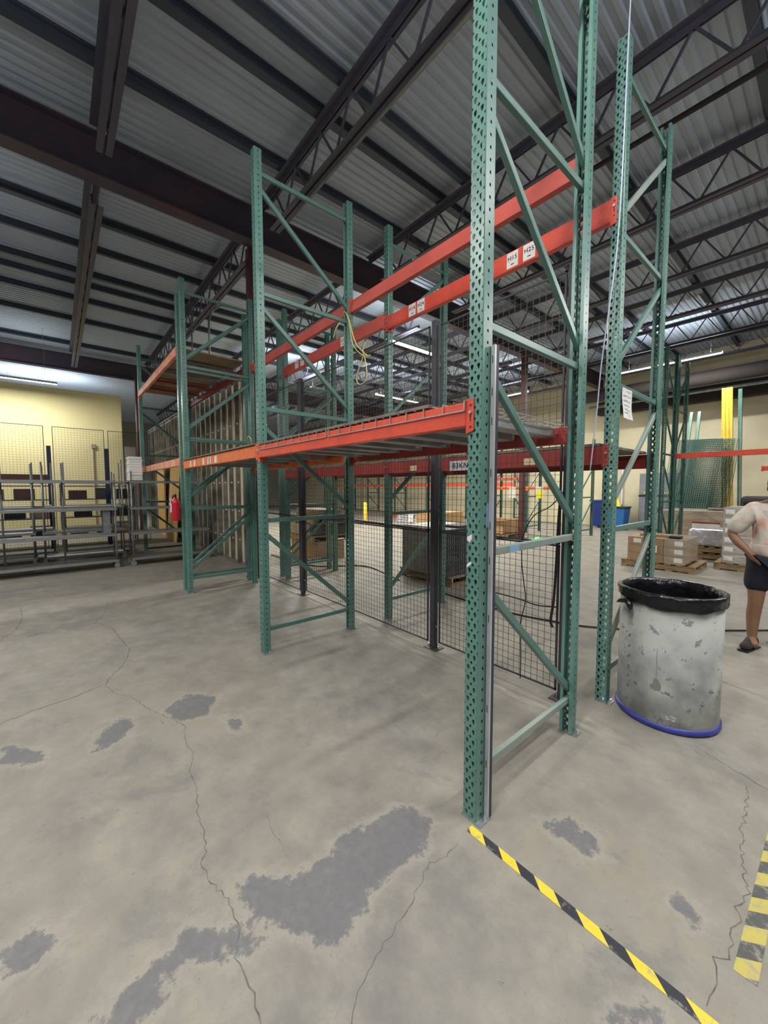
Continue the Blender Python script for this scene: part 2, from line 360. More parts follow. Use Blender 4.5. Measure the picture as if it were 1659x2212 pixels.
floor = struct(fl.build('floor', [FLOORM, CRACKM]))
at = floor.data.attributes.new('stain', 'FLOAT', 'POINT'); at.data.foreach_set('value', st)

# ------------------------------------------------------------ walls and roof deck
def wall(name, box, m_): o = MB().box(*box).build(name, m_); return struct(o)
wb = MB().box(-32, 16.0, 0, 9, 16.25, 6.36)
wall_back = struct(wb.build('wall_back', W_CONC))
wall_left = wall('wall_left', (-16.25, -10, 0, -16.0, .46, 4.92), W_CREAM)
wall('wall_far_left', (-32.2, -10, 0, -32, 16.25, 6.36), W_FAR)
dk = MB(); pit = .13; n = int(41 / pit)
for i in range(n):
    x = -32 + i * pit; P4 = [(x, 6.382), (x + .045, 6.382), (x + .065, 6.36), (x + .11, 6.36), (x + pit, 6.382)]
    for a, b in zip(P4, P4[1:]): dk.face([(a[0], -10, a[1]), (b[0], -10, b[1]), (b[0], 16.25, b[1]), (a[0], 16.25, a[1])])
struct(dk.build('ceiling', ROOFM))
struct(MB().box(-32, -10, 6.42, 9, 16.25, 6.45).build('ceiling', ROOFM))

# ------------------------------------------------------------ roof steel
def girder(x, label, ya=-9, yb=15.9):
    t = thing('roof_girder', label, 'girder', (x, 0, 0))
    MB().box(-.012, ya, 5.62, .012, yb, 6.12).build('web', GIRD, t)
    for z in (5.60, 6.12): MB().box(-.115, ya, z, .115, yb, z + .022).build('flange', GIRD, t)
    return t
girder(-5.4, 'deep dark steel girder crossing the roof above the rack, nearer of the two')
girder(-16.15, 'dark steel girder running above the cream wall, farther of the two')
TY = [-3.0, -.84, 1.33, 3.58, 5.68, 7.80, 9.92, 12.04, 14.16]
order = ['behind the camera side', 'nearest the left edge', 'second', 'third', 'fourth', 'fifth', 'sixth', 'seventh', 'eighth']
TRUSS_TXT = ['outermost', 'steepest', 'next', 'third', 'fourth', 'fifth', 'sixth', 'seventh', 'last']
def truss(xa, xb, y, label):
    t = thing('roof_truss', label, 'roof truss', (0, y, 0))
    for nm, z, wd in (('top_chord', 6.20, .085), ('bottom_chord', 5.60, .07)):
        a = 0 if nm == 'top_chord' else .45
        mb = MB()
        for s in (-1, 1):
            mb.box(xa + a, min(s * .012, s * (wd + .012)), z - .008, xb - a, max(s * .012, s * (wd + .012)), z)
            zz = (z - wd, z) if nm == 'top_chord' else (z, z + wd)
            mb.box(xa + a, min(s * .012, s * .02), zz[0], xb - a, max(s * .012, s * .02), zz[1])
        mb.build(nm, TRUSS, t)
    k = int((xb - xa - 1.0) / .33); k -= k % 2; wbm = MB(); px = (xb - xa - 1.0) / k
    pts = [(xa + .5 + i * px, 0, 6.15 if i % 2 == 0 else 5.62) for i in range(k + 1)]
    for a, b in zip(pts, pts[1:]): wbm.bar(a, b, .024, .024)
    o = wbm.build('web_bars', TRUSS, t)
    return t
for i, y in enumerate(TY):
    pos = ['outermost left', 'nearest the left edge', 'passing over the front of the rack', 'crossing above the wire fence', 'fourth in from the left'
           , 'fifth in from the left', 'sixth in from the left', 'seventh in from the left', 'closest to the concrete wall'][i]
    truss(-5.3, 6.5, y, 'open web roof truss right of the near girder, %s' % pos)
    truss(-16.0, -5.5, y, 'open web roof truss between the two girders, %s' % pos)
    if i in (3, 5, 7): truss(-27, -16.3, y, 'open web roof truss past the far girder, %s' % ['', '', '', 'left one', '', 'middle one', '', 'right one'][i])
PX = [(-1.28, .10), (-2.87, .07), (-3.37, .11), (-4.44, .10), (-7.6, .11), (-8.66, .07), (-9.85, .10), (-10.45, .07), (-11.4, .09), (-12.95, .10), (-15.3, .09), (.3, .08), (1.6, .10)]
PT = ['just left of the hanging white cable', 'third in front of the near girder', 'second in front of the near girder', 'first in front of the near girder', 'first behind the near girder', 'second behind the near girder, thin',
      'third behind the near girder', 'fourth behind the near girder, thin', 'fifth behind the near girder', 'sixth behind the near girder', 'closest to the cream wall', 'above the two right-hand frames', 'farthest right one']
for (x, wd), tx in zip(PX, PT):
    tag(MB().prism([(x - wd / 2, 6.23), (x + wd / 2, 6.23), (x + wd / 2, 6.25), (x + .012, 6.26), (x + .012, 6.34), (x + wd / 2, 6.345), (x + wd / 2, 6.355), (x - wd / 2, 6.355), (x - wd / 2, 6.345), (x - .012, 6.34), (x - .012, 6.26), (x - wd / 2, 6.25)], 1, -9, 15.9)
        .build('roof_purlin', PURL), 'dark purlin under the roof deck, %s' % tx, 'purlin')
# conduits along the trusses
def pipe(pts, r, m_, label, name='conduit', cat='conduit', seg=8): return tag(MB().tube(pts, r, seg).build(name, m_, smooth=True), label, cat)
pipe([(6, 1.36, 5.54), (-4.1, 1.36, 5.54)], .022, PIPE, 'bright steel conduit strapped under the truss above the near rack')
pipe([(6, 3.9, 5.6), (-5, 3.9, 5.6)], .03, DUCT, 'dark pipe running beside the truss behind the tall right frame')
pipe([(6, 11.0, 5.25), (-6, 11.0, 5.25)], .035, DUCT, 'dark sprinkler pipe hung far back over the stacked pallets')
tag(MB().tube([(6, 13.9, 4.95), (-5.5, 13.9, 4.95)], .21, 20).build('round_duct', DUCT, smooth=True), 'large dark round duct hung beneath the far right light tubes', 'duct')
pipe([(6, 14.9, 4.75), (-5.5, 14.9, 4.75)], .05, STEEL, 'bright steel pipe in front of the top of the far concrete wall')
tag(MB().box(-5.5, 15.6, 4.55, 8.5, 15.98, 5.05).build('ledger_beam', DUCT, bevel=.01), 'dark brown beam along the top of the far concrete wall', 'beam')
pipe([(-9.3, 1.22, 6.2), (-9.3, 1.22, 3.78)], .018, PIPE, 'thin upright conduit rising from the top shelf board, left one')
pipe([(-8.0, 1.24, 3.78), (-8.0, 1.24, 5.2), (-8.0, 1.3, 5.45), (-8.0, 1.5, 5.62), (-8.0, 1.9, 5.65)], .022, PIPE, 'bent upright conduit rising from the top shelf board, right one')

def column(x, y, h, r, label):
    t = thing('steel_column', label, 'column', (x, y, 0))
    MB().box(-r, -r, .015, r, r, h).build('shaft', COLM, t, bevel=.01)
    MB().box(-r - .08, -r - .08, 0, r + .08, r + .08, .015).build('base_plate', COLM, t)
    return t
column(-5.56, 1.22, 5.6, .065, 'dark red steel column just behind the second green frame')
column(-5.3, 9.6, 5.6, .075, 'dark red steel column beyond the fence beside the open carton')
column(-15.75, .98, 5.6, .10, 'brown steel column at the right end of the cream wall')
tag(MB().box(-16.1, .52, 0, -15.95, .86, 3.1).build('grey_panel', W_FAR), 'grey panel filling the gap beside the cream wall end', 'panel')

# ------------------------------------------------------------ lights
def fixture(cx, cy, z, L_, axis, label, warm=False, power=LAMP, upf=.16):
    if warm: power = 240
    t = thing('fluorescent_light', label, 'light', (cx, cy, z), 0 if axis == 'x' else R(90))
    MB().prism([(-.09, .0), (-.05, .07), (.05, .07), (.09, .0), (.08, .0), (.045, .055), (-.045, .055), (-.08, .0)], 0, -L_ / 2, L_ / 2).build('reflector', FIXM, t)
    for s in (-1, 1):
        MB().tube([(-L_ / 2 + .02, s * .035, .02), (L_ / 2 - .02, s * .035, .02)], .016, 8).build('tube', TUBEY if warm else TUBEM, t, smooth=True)
        MB().tube([(s * L_ * .4, 0, .07), (s * L_ * .4, 0, 6.365 - z)], .004, 5).build('hanger', STEEL, t)
    ld = bpy.data.lights.new('lamp', 'AREA'); ld.shape = 'RECTANGLE'; ld.size = L_; ld.size_y = .12; ld.energy = power
    ld.color = (1, .97, .86) if warm else (1, .985, .95)
    lo = bpy.data.objects.new('lamp', ld); col.objects.link(lo); lo.parent = t; lo.location = (0, 0, -.01)
    up = bpy.data.lights.new('uplight', 'AREA'); up.shape = 'RECTANGLE'; up.size = L_; up.size_y = .06; up.energy = power * upf; up.color = (.90, .95, 1)  # extra upward lamp added to each fixture to brighten the roof deck
    uo = bpy.data.objects.new('uplight', up); col.objects.link(uo); uo.parent = t; uo.location = (0, 0, .085); uo.rotation_euler = (math.pi, 0, 0)
    return t
fixture(-6.25, 5.85, 5.2, 1.95, 'y', 'bright tube light seen through the rack between two perforated posts', True)
fixture(-14.6, -2.7, 4.75, 2.8, 'y', 'white tube light at the left edge above the cream wall', power=150)
fixture(-11.5, 5.1, 5.2, .75, 'y', 'far short tube light seen left of the second frame, left of a pair', True)
fixture(-11.5, 6.2, 5.2, .95, 'y', 'far short tube light seen left of the second frame, right of a pair', True)
fixture(-10.7, 9.3, 5.2, 2.3, 'y', 'far tube light seen below the bright one through the fence', True)
fixture(-7.6, 12.1, 5.15, 2.0, 'x', 'far tube light above the near shelf end seen through the fence', True)
fixture(-2.4, 12.55, 5.25, 2.5, 'x', 'long white tube light on the far right above the dark duct', power=260)
hid = [(.3, -1.2, 5.3, 2.4, 'y', 125), (2.6, 2.0, 5.3, 2.4, 'y', 140), (-2.6, -4.6, 5.3, 2.4, 'y', 170), (-7.0, -5.0, 5.3, 2.4, 'y', 160), (3.4, -4.5, 5.3, 2.4, 'y', 130), (3.6, 7.0, 5.3, 2.4, 'y', 230)]  # unseen fixtures outside the frame, put in to light the scene
hl = ['unseen overhead tube light directly above the camera spot', 'unseen overhead tube light right of the view beside the drum', 'unseen tube light behind the camera over the open aisle', 'unseen tube light left of the view over the open floor', 'unseen tube light far behind the camera to the right', 'unseen tube light right of the view over the pallets']
for (a, b, z, l_, ax, p), lb in zip(hid, hl): fixture(a, b, z, l_, ax, lb, power=p, upf=.6)
fixture(-20.5, -1.8, 5.0, 2.4, 'y', 'added tube light hidden behind the top of the cream wall', power=220, upf=.6)  # unseen lamp added to brighten the roof deck past the far girder
fixture(-21.0, 7.0, 5.3, 2.4, 'y', 'added tube light far beyond the fence over the wall rack', power=220)  # second lamp added to light up the far roof deck

# ------------------------------------------------------------ rack posts
def post_mesh(cells, H, detail=True):
    mb = MB(); c = H / cells
    A = [2 * math.pi * k / 16 for k in range(16)]
    for i in range(cells):
        z = (i + .5) * c
        for cx in (-.0175, .0175):
            hole = []; out = []
            for a in A:
                s, co = math.sin(a), math.cos(a)
                if s >= 0: hole.append((cx + 0.0083 * co, z + .004 + 0.0083 * s))
                else: hole.append((cx + 0.0083 * co * (1 + .48 * s), z + .004 + .0185 * s))
                k = min(.0175 / abs(co) if abs(co) > 1e-6 else 9, (c / 2) / abs(s) if abs(s) > 1e-6 else 9)
                out.append((cx + co * k, z + s * k))
            for k in range(16):
                j = (k + 1) % 16
                mb.face([(out[k][0], 0, out[k][1]), (hole[k][0], 0, hole[k][1]), (hole[j][0], 0, hole[j][1]), (out[j][0], 0, out[j][1])])
                mb.face([(out[k][0], .003, out[k][1]), (hole[k][0], .003, hole[k][1]), (hole[j][0], .003, hole[j][1]), (out[j][0], .003, out[j][1])])
                mb.face([(hole[k][0], 0, hole[k][1]), (hole[k][0], .003, hole[k][1]), (hole[j][0], .003, hole[j][1]), (hole[j][0], 0, hole[j][1])])
        for s in (-1, 1):
            x = s * .038; yc = .036; hy = .005; hz = .0065
            zz = (z - c / 2, z - hz, z + hz, z + c / 2); yy = (.004, yc - hy, yc + hy, .068)
            for a in range(3):
                for b in range(3):
                    if a == 1 and b == 1: continue
                    mb.face([(x, yy[a], zz[b]), (x, yy[a + 1], zz[b]), (x, yy[a + 1], zz[b + 1]), (x, yy[a], zz[b + 1])])
    for s in (-1, 1):
        mb.face([(s * .035, 0, 0), (s * .038, .004, 0), (s * .038, .004, H), (s * .035, 0, H)])
        mb.face([(s * .035, .003, 0), (s * .0355, .004, 0), (s * .0355, .004, H), (s * .035, .003, H)])
        mb.box(min(s * .038, s * .018), .068, 0, max(s * .038, s * .018), .0705, H)
        mb.box(min(s * .020, s * .018), .052, 0, max(s * .020, s * .018), .0705, H)
        mb.box(min(s * .0355, s * .036), .004, 0, max(s * .0355, s * .036), .02, .001)
    return mb
PM = {}
def get_post(cells, m_):
    k = (cells, m_.name)
    if k not in PM: PM[k] = post_mesh(cells, cells * .0508).mesh('post', m_)
    return PM[k]
HB = [.22, 1.27, 2.31, 3.35, 4.39]
DA = [(1.16, .28), (2.16, 1.36), (3.25, 2.42), (4.28, 3.48)]   # front z, rear z
DB = [(.34, 1.17), (1.42, 2.22), (2.42, 3.27), (3.44, 4.31)]
def frame(x, y, D, kind, label, cells=90, pm=GREEN, bm=BRACE, group=None, seen_w=.042):
    t = thing('rack_frame', label, 'rack frame', (x, y, 0), 0, group)
    me = get_post(cells, pm); H = cells * .0508
    link('post', me, t, (0, 0, .004)); link('post', me, t, (0, D, .004), math.pi)
    for z in [z for z in HB if z < H - .1]:
        MB().box(-.014, .03, z - .02, .014, D - .03, z + .02).build('horizontal_brace', bm, t, bevel=.005)
    for zf, zr in [d for d in (DA if kind == 'A' else DB) if max(d) < H - .05]:
        MB().bar((0, .035, zf), (0, D - .035, zr), .028, seen_w, up=(0, 1, 0)).build('diagonal_brace', bm, t, bevel=.005)
    for yy in (.03, D - .03):
        fp = MB().box(-.042, yy - .036, 0, .068, yy + .05, .005).build('foot_plate', STEEL, t)
        MB().tube([(.054, yy + .02, .005), (.054, yy + .02, .022)], .008, 8).build('anchor_bolt', BOLT, fp)
    return t
F1 = frame(0, 0, 1.065, 'A', 'tall green perforated rack frame nearest the camera with tape at its foot', 91)
F2 = frame(-2.427, 0, 1.065, 'A', 'green perforated rack frame with yellow cord hanging off its back post')
F3a = frame(-5.17, 0, 1.065, 'B', 'taller of the paired green frames at the end of the orange beam')
F3b = frame(-5.40, 0, 1.065, 'B', 'shorter green frame of the pair carrying the red fire extinguisher', 87)
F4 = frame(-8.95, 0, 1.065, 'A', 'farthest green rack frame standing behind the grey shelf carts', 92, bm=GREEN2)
G1 = frame(0, 1.562, 1.045, 'B', 'green rack frame standing left of the grey drum', bm=BRACE)
G2 = frame(-2.427, 1.562, 1.045, 'B', 'green rack frame behind the mesh fence between second and near frames')
G3 = frame(-5.10, 1.562, 1.045, 'B', 'green rack frame behind the fence, right one of a touching pair')
G4 = frame(-5.32, 1.562, 1.045, 'B', 'green rack frame behind the fence, left one of a touching pair', 88)
G1b = [o for o in bpy.data.objects if o.parent == G1 and o.name.startswith('diagonal_brace')]
for o in (G1b[0], G1b[1], G1b[3]): o.data.materials[0] = BRACEG
for o in [o for o in bpy.data.objects if o.parent == F1 and o.name.startswith('horizontal_brace')][:2]: o.data.materials[0] = BRACEG
# scraps stuck on the near post
def scrap(par, pts, m_, label, nm='tape_scrap'):
    mb = MB(); mb.face(pts); mb.face([(p[0], p[1] - .0006, p[2]) for p in pts]); o = mb.build(nm, m_, par); o['label'] = label
scrap(F1, [(-.030, -.0012, 1.352), (-.006, -.0012, 1.365), (-.004, -.0012, 1.345), (-.016, -.0012, 1.325), (-.031, -.0012, 1.335)], WHITE, 'torn white paper scrap')
scrap(F1, [(-.032, -.0012, 1.222), (-.008, -.0012, 1.240), (-.006, -.0012, 1.228), (-.031, -.0012, 1.208)], WHITE, 'torn white paper scrap, lower')
bt = MB(); bt.box(.0385, .045, 1.395, .0400, .072, 1.505); o = bt.build('tape_scrap', LBLUE, F1); o['label'] = 'pale blue tape scrap'
o = MB().box(.0145, .28, 1.252, .0155, .37, 1.285).build('tape_scrap', LBLUE, F1); o['label'] = 'pale blue label on the brace'

ms = thing('metal_strip', 'silver faced upright strip standing against side of the near post', 'metal strip', (.0515, .066, .006))
MB().box(-.010, -.008, 0, .010, .004, 2.2).build('face', mat('strip_silver', (.62, .62, .64), .35, .3, (.5, .5, .52), 3), ms, bevel=.001)
MB().box(-.002, .004, 0, .010, .024, 2.2).build('channel', mat('strip_dark', (.05, .05, .07), .5, .3), ms)
mk = MB()
for z in (.25, .52, .95, 1.22, 1.38, 1.62, 1.85, 1.98, 2.12): mk.box(-.0035, -.0087, z, .0005, -.0081, z + .035)
mk.build('printed_marks', INK, ms)

# ------------------------------------------------------------ rack beams
def beam(xa, xb, y, ztop, h, m_, label, back=False, group=None, conn=.155, bolt=True, d=.05, half=.036):
    """beam between two posts' centre lines xa<xb, front face at y looking -Y (back=True: looking +Y)"""
    L_ = xb - xa
    if back: t = thing('rack_beam', label, 'rack beam', (xb, y, 0), math.pi, group)
    else: t = thing('rack_beam', label, 'rack beam', (xa, y, 0), 0, group)
    e = .040
    MB().prism([(-.010, ztop - h), (d - .010, ztop - h), (d - .010, ztop - .038), (.018, ztop - .038), (.018, ztop), (-.010, ztop)], 0, e + .003, L_ - e - .003).build('rail', m_, t, bevel=.004)
    zt = ztop + .012; zb = zt - conn
    for s, X in ((1, 0), (-1, L_)):
        a, b_ = sorted((X + s * .001, X + s * (e + .003)))
        cm = MB(); cm.prism([(a, zb + .012 if s > 0 else zb), (b_, zb if s > 0 else zb + .012), (b_, zt), (a + (0 if s < 0 else .006), zt)], 1, -.006, -.0015)
        a2, b2 = sorted((X + s * e, X + s * (e + .004))); cm.box(a2, -.006, zb, b2, .055, zt)
        c_ = cm.build('end_connector', m_, t, bevel=.0012)
        if bolt:
            bx = X + s * .018
            MB().tube([(bx, -.006, zt - .06), (bx, -.014, zt - .06)], .0085, 6).build('safety_bolt', BOLT, c_)
            sl = MB()
            for zz in (zt - .028, zt - .125): sl.tube([(bx, -.0055, zz), (bx, -.0066, zz)], .006, 8)
            sl.box(bx - .003, -.0066, zt - .1, bx + .003, -.0055, zt - .072); sl.build('slot', INK, c_)
    return t
def sticker(par, x, z, w_, h_, txt, m_=WHITE, size=.05, sub=True, y=-.0115):
    o = MB().box(x - w_ / 2, y, z - h_ / 2, x + w_ / 2, y + .001, z + h_ / 2).build('location_label', m_, par)
    o['label'] = 'white location label' + (' reading ' + txt if txt else '')
    if txt: text(txt, size, INK, o, (x, y - .0006, z + (.012 if sub else 0)), (R(90), 0, 0))
    if sub: MB().box(x - w_ * .14, y - .0006, z - h_ * .32, x + w_ * .14, y, z - h_ * .26).build('fine_print', INK, o)
    return o
# row nearest the aisle, waist of the photo
b1 = beam(-2.427, 0, 0, 1.963, .108, RED, 'near orange red beam with wire deck loops hanging over its face')
beam(-2.427, 0, 1.065, 1.963, .108, REDD, 'dark red beam at the back of the near wire deck', back=True)
b2 = beam(-5.17, -2.427, 0, 1.975, .115, ORANGE, 'bright orange beam with torn white stickers left of the second frame')
beam(-5.17, -2.427, 1.065, 1.975, .115, ORANGE, 'orange beam at the back of the dusty shelf boards', back=True)
beam(-8.95, -5.40, 0, 2.03, .115, FADED, 'faded orange beam running left behind the fire extinguisher')
rs = random.Random(5)
for x in (.42, .62, 1.02, 1.24, 1.30, 1.52):
    z = 1.915; a = rs.uniform(.03, .05); pts = [(x - a, -.0112, z - .04), (x + a * .8, -.0112, z - .045), (x + a, -.0112, z + .03), (x + .01, -.0112, z + .045), (x - a * .8, -.0112, z + .028)]
    mb = MB(); mb.face(pts); o = mb.build('torn_sticker', WHITE, b2); o['label'] = 'torn white sticker remains'
for x in (1.9, 2.3, 2.75, 3.2):
    o = MB().box(x, -.0115, 1.94, x + .05, -.0105, 2.01).build('torn_sticker', CREAMST, [o for o in bpy.data.objects if o.get('label', '').startswith('faded orange beam running')][0])
# upper beams
beam(-2.427, 0, 1.065, 3.575, .135, REDM, 'upper salmon red beam crossing behind the near frame, right length', back=True)
beam(-5.17, -2.427, 1.065, 3.575, .135, REDM, 'upper salmon red beam left of the second frame, same line as the right length', back=True)
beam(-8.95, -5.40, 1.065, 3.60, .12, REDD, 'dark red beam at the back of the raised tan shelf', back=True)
beam(-8.95, -5.40, 0, 3.67, .115, FADED, 'pale pink red beam at the front of the raised tan shelf')
# second row, behind the fence
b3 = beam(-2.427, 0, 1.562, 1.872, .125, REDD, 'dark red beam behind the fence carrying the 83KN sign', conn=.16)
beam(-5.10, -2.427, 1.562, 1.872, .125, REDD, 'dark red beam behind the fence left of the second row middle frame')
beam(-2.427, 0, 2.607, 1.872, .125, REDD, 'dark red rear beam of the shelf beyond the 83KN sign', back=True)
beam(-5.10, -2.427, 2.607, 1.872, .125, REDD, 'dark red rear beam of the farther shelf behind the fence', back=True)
b4 = beam(-2.427, 0, 1.562, 3.555, .150, RED, 'upper orange red beam labelled H14 H24 H15 and H25', conn=.19)
b5 = beam(-5.10, -2.427, 1.562, 3.60, .150, REDM, 'upper red beam with a 212 label left of the H14 beam', conn=.19)
for par, x, tx in ((b4, 2.427 - .79, 'H15'), (b4, 2.427 - .64, 'H25'), (b4, 2.427 - 1.985, 'H14'), (b4, 2.427 - 1.855, 'H24')):
    sticker(par, x, 3.485, .104, .125, tx, size=.049)
sticker(b5, 5.10 - 3.30, 3.53, .11, .12, '212', size=.048)
for x in (-4.60, -4.42):
    o = sticker(b5, 5.10 + x, 3.545, .11, .13, None); MB().box(5.10 + x - .035, -.0121, 3.55, 5.10 + x + .035, -.0115, 3.575).build('smudged_print', mat('smudge%d' % int(-x * 100), (.35, .33, .33), .7), o)
sg = MB().box(.985, -.0125, 1.745, 1.26, -.0112, 1.84).build('weight_sign', mat('sign_grey', (.62, .62, .66), .5), b3); sg['label'] = 'white sign reading 83KN'
text('83KN', .075, INK, sg, (1.115, -.0132, 1.79), (R(90), 0, 0))
for x in (.42, 1.78): MB().box(x, -.0120, 1.765, x + .10, -.0112, 1.82).build('cream_sticker', CREAMST, b3)

# ------------------------------------------------------------ wire decks, channels and boards
def wire_deck(xa, xb, label):
    t = thing('wire_deck', label, 'wire deck', ((xa + xb) / 2, 0, 0)); L_ = xb - xa; w2 = L_ / 2; z = 1.969
    mb = MB(); r = .005
    n = int(L_ / .0635)
    for i in range(n + 1):
        x = -w2 + L_ * i / n; mb.bar((x, -.016, z), (x, 1.08, z), r, r)
        if i % 2 == 0: mb.bar((x, -.016, z), (x, -.016, 1.925), r, r)
    for i in range(11): mb.bar((-w2, .02 + i * .104, z - .004), (w2, .02 + i * .104, z - .004), r, r)
    mb.bar((-w2, -.016, 1.925), (w2, -.016, 1.925), .006, .006); mb.bar((-w2, -.016, z), (-w2, -.016, 1.925), .006, .006); mb.bar((w2, -.016, z), (w2, -.016, 1.925), .006, .006)
    mb.build('wire_grid', DECKW, t)
    for k in range(4):
        x = -w2 + L_ * (k + .5) / 4
        MB().prism([(x - .055, 1.905), (x + .055, 1.905), (x + .055, 1.958), (x + .052, 1.958), (x + .052, 1.909), (x - .052, 1.909), (x - .052, 1.958), (x - .055, 1.958)], 1, .045, 1.02).build('support_channel', CHAN, t)
    return t
wire_deck(-1.19, -.045, 'right half of the near wire deck, grid ends showing at its open end')
wire_deck(-2.37, -1.22, 'left half of the near wire deck, beside the second frame')
def board(xa, xb, ya, yb, z, th, m_, label):
    return tag(MB().box(xa, ya, z, xb, yb, z + th).build('shelf_board', m_, bevel=.001), label, 'shelf board')
board(-2.37, -.27, -.012, 1.02, 1.974, .016, BOARD, 'thin grey brown board lying on the near wire deck')
board(-3.55, -2.47, -.03, 1.06, 1.978, .014, BOARD, 'dusty board on the orange beam, right of two')
board(-5.12, -3.56, -.03, 1.06, 1.978, .014, BOARD, 'dusty board on the orange beam, left of two')
for i in range(5):
    x = -2.9 - i * .52
    tag(MB().box(x, .042, 1.90, x + .05, 1.02, 1.938).build('cross_bar', CHAN), 'grey cross bar under the dusty boards, %s from the right' % ['first', 'second', 'third', 'fourth', 'fifth'][i], 'cross bar')
board(-8.88, -5.46, 0.0, 1.05, 3.675, .02, BOARDL, 'tan boards forming the raised top shelf on the left')
for i in range(4):
    x = -6.0 - i * .72
    tag(MB().box(x, .042, 3.59, x + .09, 1.02, 3.63).build('cross_bar', REDD if i > 1 else CHAN), 'bar crossing under the raised tan shelf, %s from the right' % ['first', 'second', 'third', 'fourth'][i], 'cross bar')
board(-2.37, -.06, 1.55, 2.60, 1.876, .02, BOARD, 'brown shelf board on the beam with the 83KN sign')
board(-5.05, -2.48, 1.55, 2.60, 1.876, .02, BOARD, 'brown shelf board behind the fence on the left')

# ------------------------------------------------------------ mesh fence between the rows
def fence_post(x, y, label, h=3.14, m_=FENCE, s=.028):
    t = thing('fence_post', label, 'fence post', (x, y, 0))
    MB().box(-s, -s, .008, s, s, h).build('shaft', m_, t, bevel=.003)
    p = MB().box(-.08, -.06, 0, .08, .06, .008).build('base_plate', m_, t)
    for sx in (-1, 1): MB().tube([(sx * .06, 0, .008), (sx * .06, 0, .03)], .008, 6).build('anchor_bolt', BOLT, p)
    MB().tube([(s, -.0, .22), (s + .02, 0, .22)], .009, 6).build('side_bolt', BOLT, t)
    return t
def fence_panel(xa, xb, y, za, zb, label, grid=.05, wr=.0027, m_=FENCE, wm=WIREM, axis='x'):
    t = thing('mesh_fence_panel', label, 'fence panel', (xa, y, za) if axis == 'x' else (y, xa, za), 0 if axis == 'x' else R(90))
    L_ = xb - xa; H = zb - za; f = .013; mb = MB()
    mb.box(0, -f / 2, 0, L_, f / 2, f); mb.box(0, -f / 2, H - f, L_, f / 2, H); mb.box(0, -f / 2, 0, f, f / 2, H); mb.box(L_ - f, -f / 2, 0, L_, f / 2, H)
    mb.build('panel_frame', m_, t)
    mb = MB(); n = int(L_ / grid)
    for i in range(1, n): mb.box(i * L_ / n - wr / 2, -wr / 2, f, i * L_ / n + wr / 2, wr / 2, H - f)
    n = int(H / grid)
    for i in range(1, n): mb.box(f, -wr / 2 + wr, i * H / n - wr / 2, L_ - f, wr / 2 + wr, i * H / n + wr / 2)
    mb.build('wire_grid', wm, t)
    return t
FY = 1.37
fence_post(-.19, FY, 'charcoal fence post right of the near frame, cable hanging on it')
fence_post(-1.45, FY - .03, 'charcoal fence post in the middle of the near bay')
fence_post(-4.0, FY - .08, 'charcoal fence post seen inside the second frame')
for nm, za, zb in (('lower', .06, 1.158), ('upper', 1.162, 3.1)):
    fence_panel(-1.40, -.235, FY - .01, za, zb, '%s wire mesh panel in the near bay, right of the middle fence post' % nm)
    fence_panel(-3.955, -1.50, FY - .055, za, zb, '%s wide wire mesh panel left of the middle fence post' % nm)
    fence_panel(-5.30, -4.04, FY - .10, za, zb, '%s wire mesh panel farthest left, beside the red column' % nm)

# ------------------------------------------------------------ stud partition
sp = thing('stud_partition', 'unfinished steel stud partition with cream board backs running away behind carts', 'partition', (0, 1.40, 0))
SH = 3.85
for z, nm in ((0, 'floor_track'), (SH - .03, 'top_track')): MB().box(-16.8, 0, z, -6.15, .095, z + .03).build(nm, STUDM, sp)
for i in range(27):
    x = -6.2 - i * .406
    mb = MB(); mb.box(x - .0015, .005, .03, x + .0015, .09, SH - .03); mb.box(x - .042, .004, .03, x, .0055, SH - .03); mb.box(x - .042, .0885, .03, x, .09, SH - .03)
    for z in (.5, 1.1, 1.7, 2.3, 2.9): mb.tube([(x + .0016, .047, z), (x + .0022, .047, z)], .02, 10, mi=1)
    mb.build('stud', [STUDM, WHITE], sp)
mb = MB()
for i in range(9):
    x = -6.2 - i * 1.22; mb.box(x - 1.21, .092, .03, x, .106, SH - .1 - (i % 2) * .0)
mb.build('drywall_sheets', DRY, sp)
ply = tag(MB().box(-.61, -.009, 0, .61, .009, 2.44).build('plywood_sheet', PLY), 'yellow plywood sheet leaning on the stud partition behind the farthest frame', 'plywood')
ply.location = (-11.9, 1.15, .0); ply.rotation_euler = (R(-4), 0, 0)
tag(MB().box(-14.2, 1.22, .01, -13.1, 1.26, 2.3).build('plywood_sheet', PLY), 'second yellow sheet standing farther along the stud partition', 'plywood')

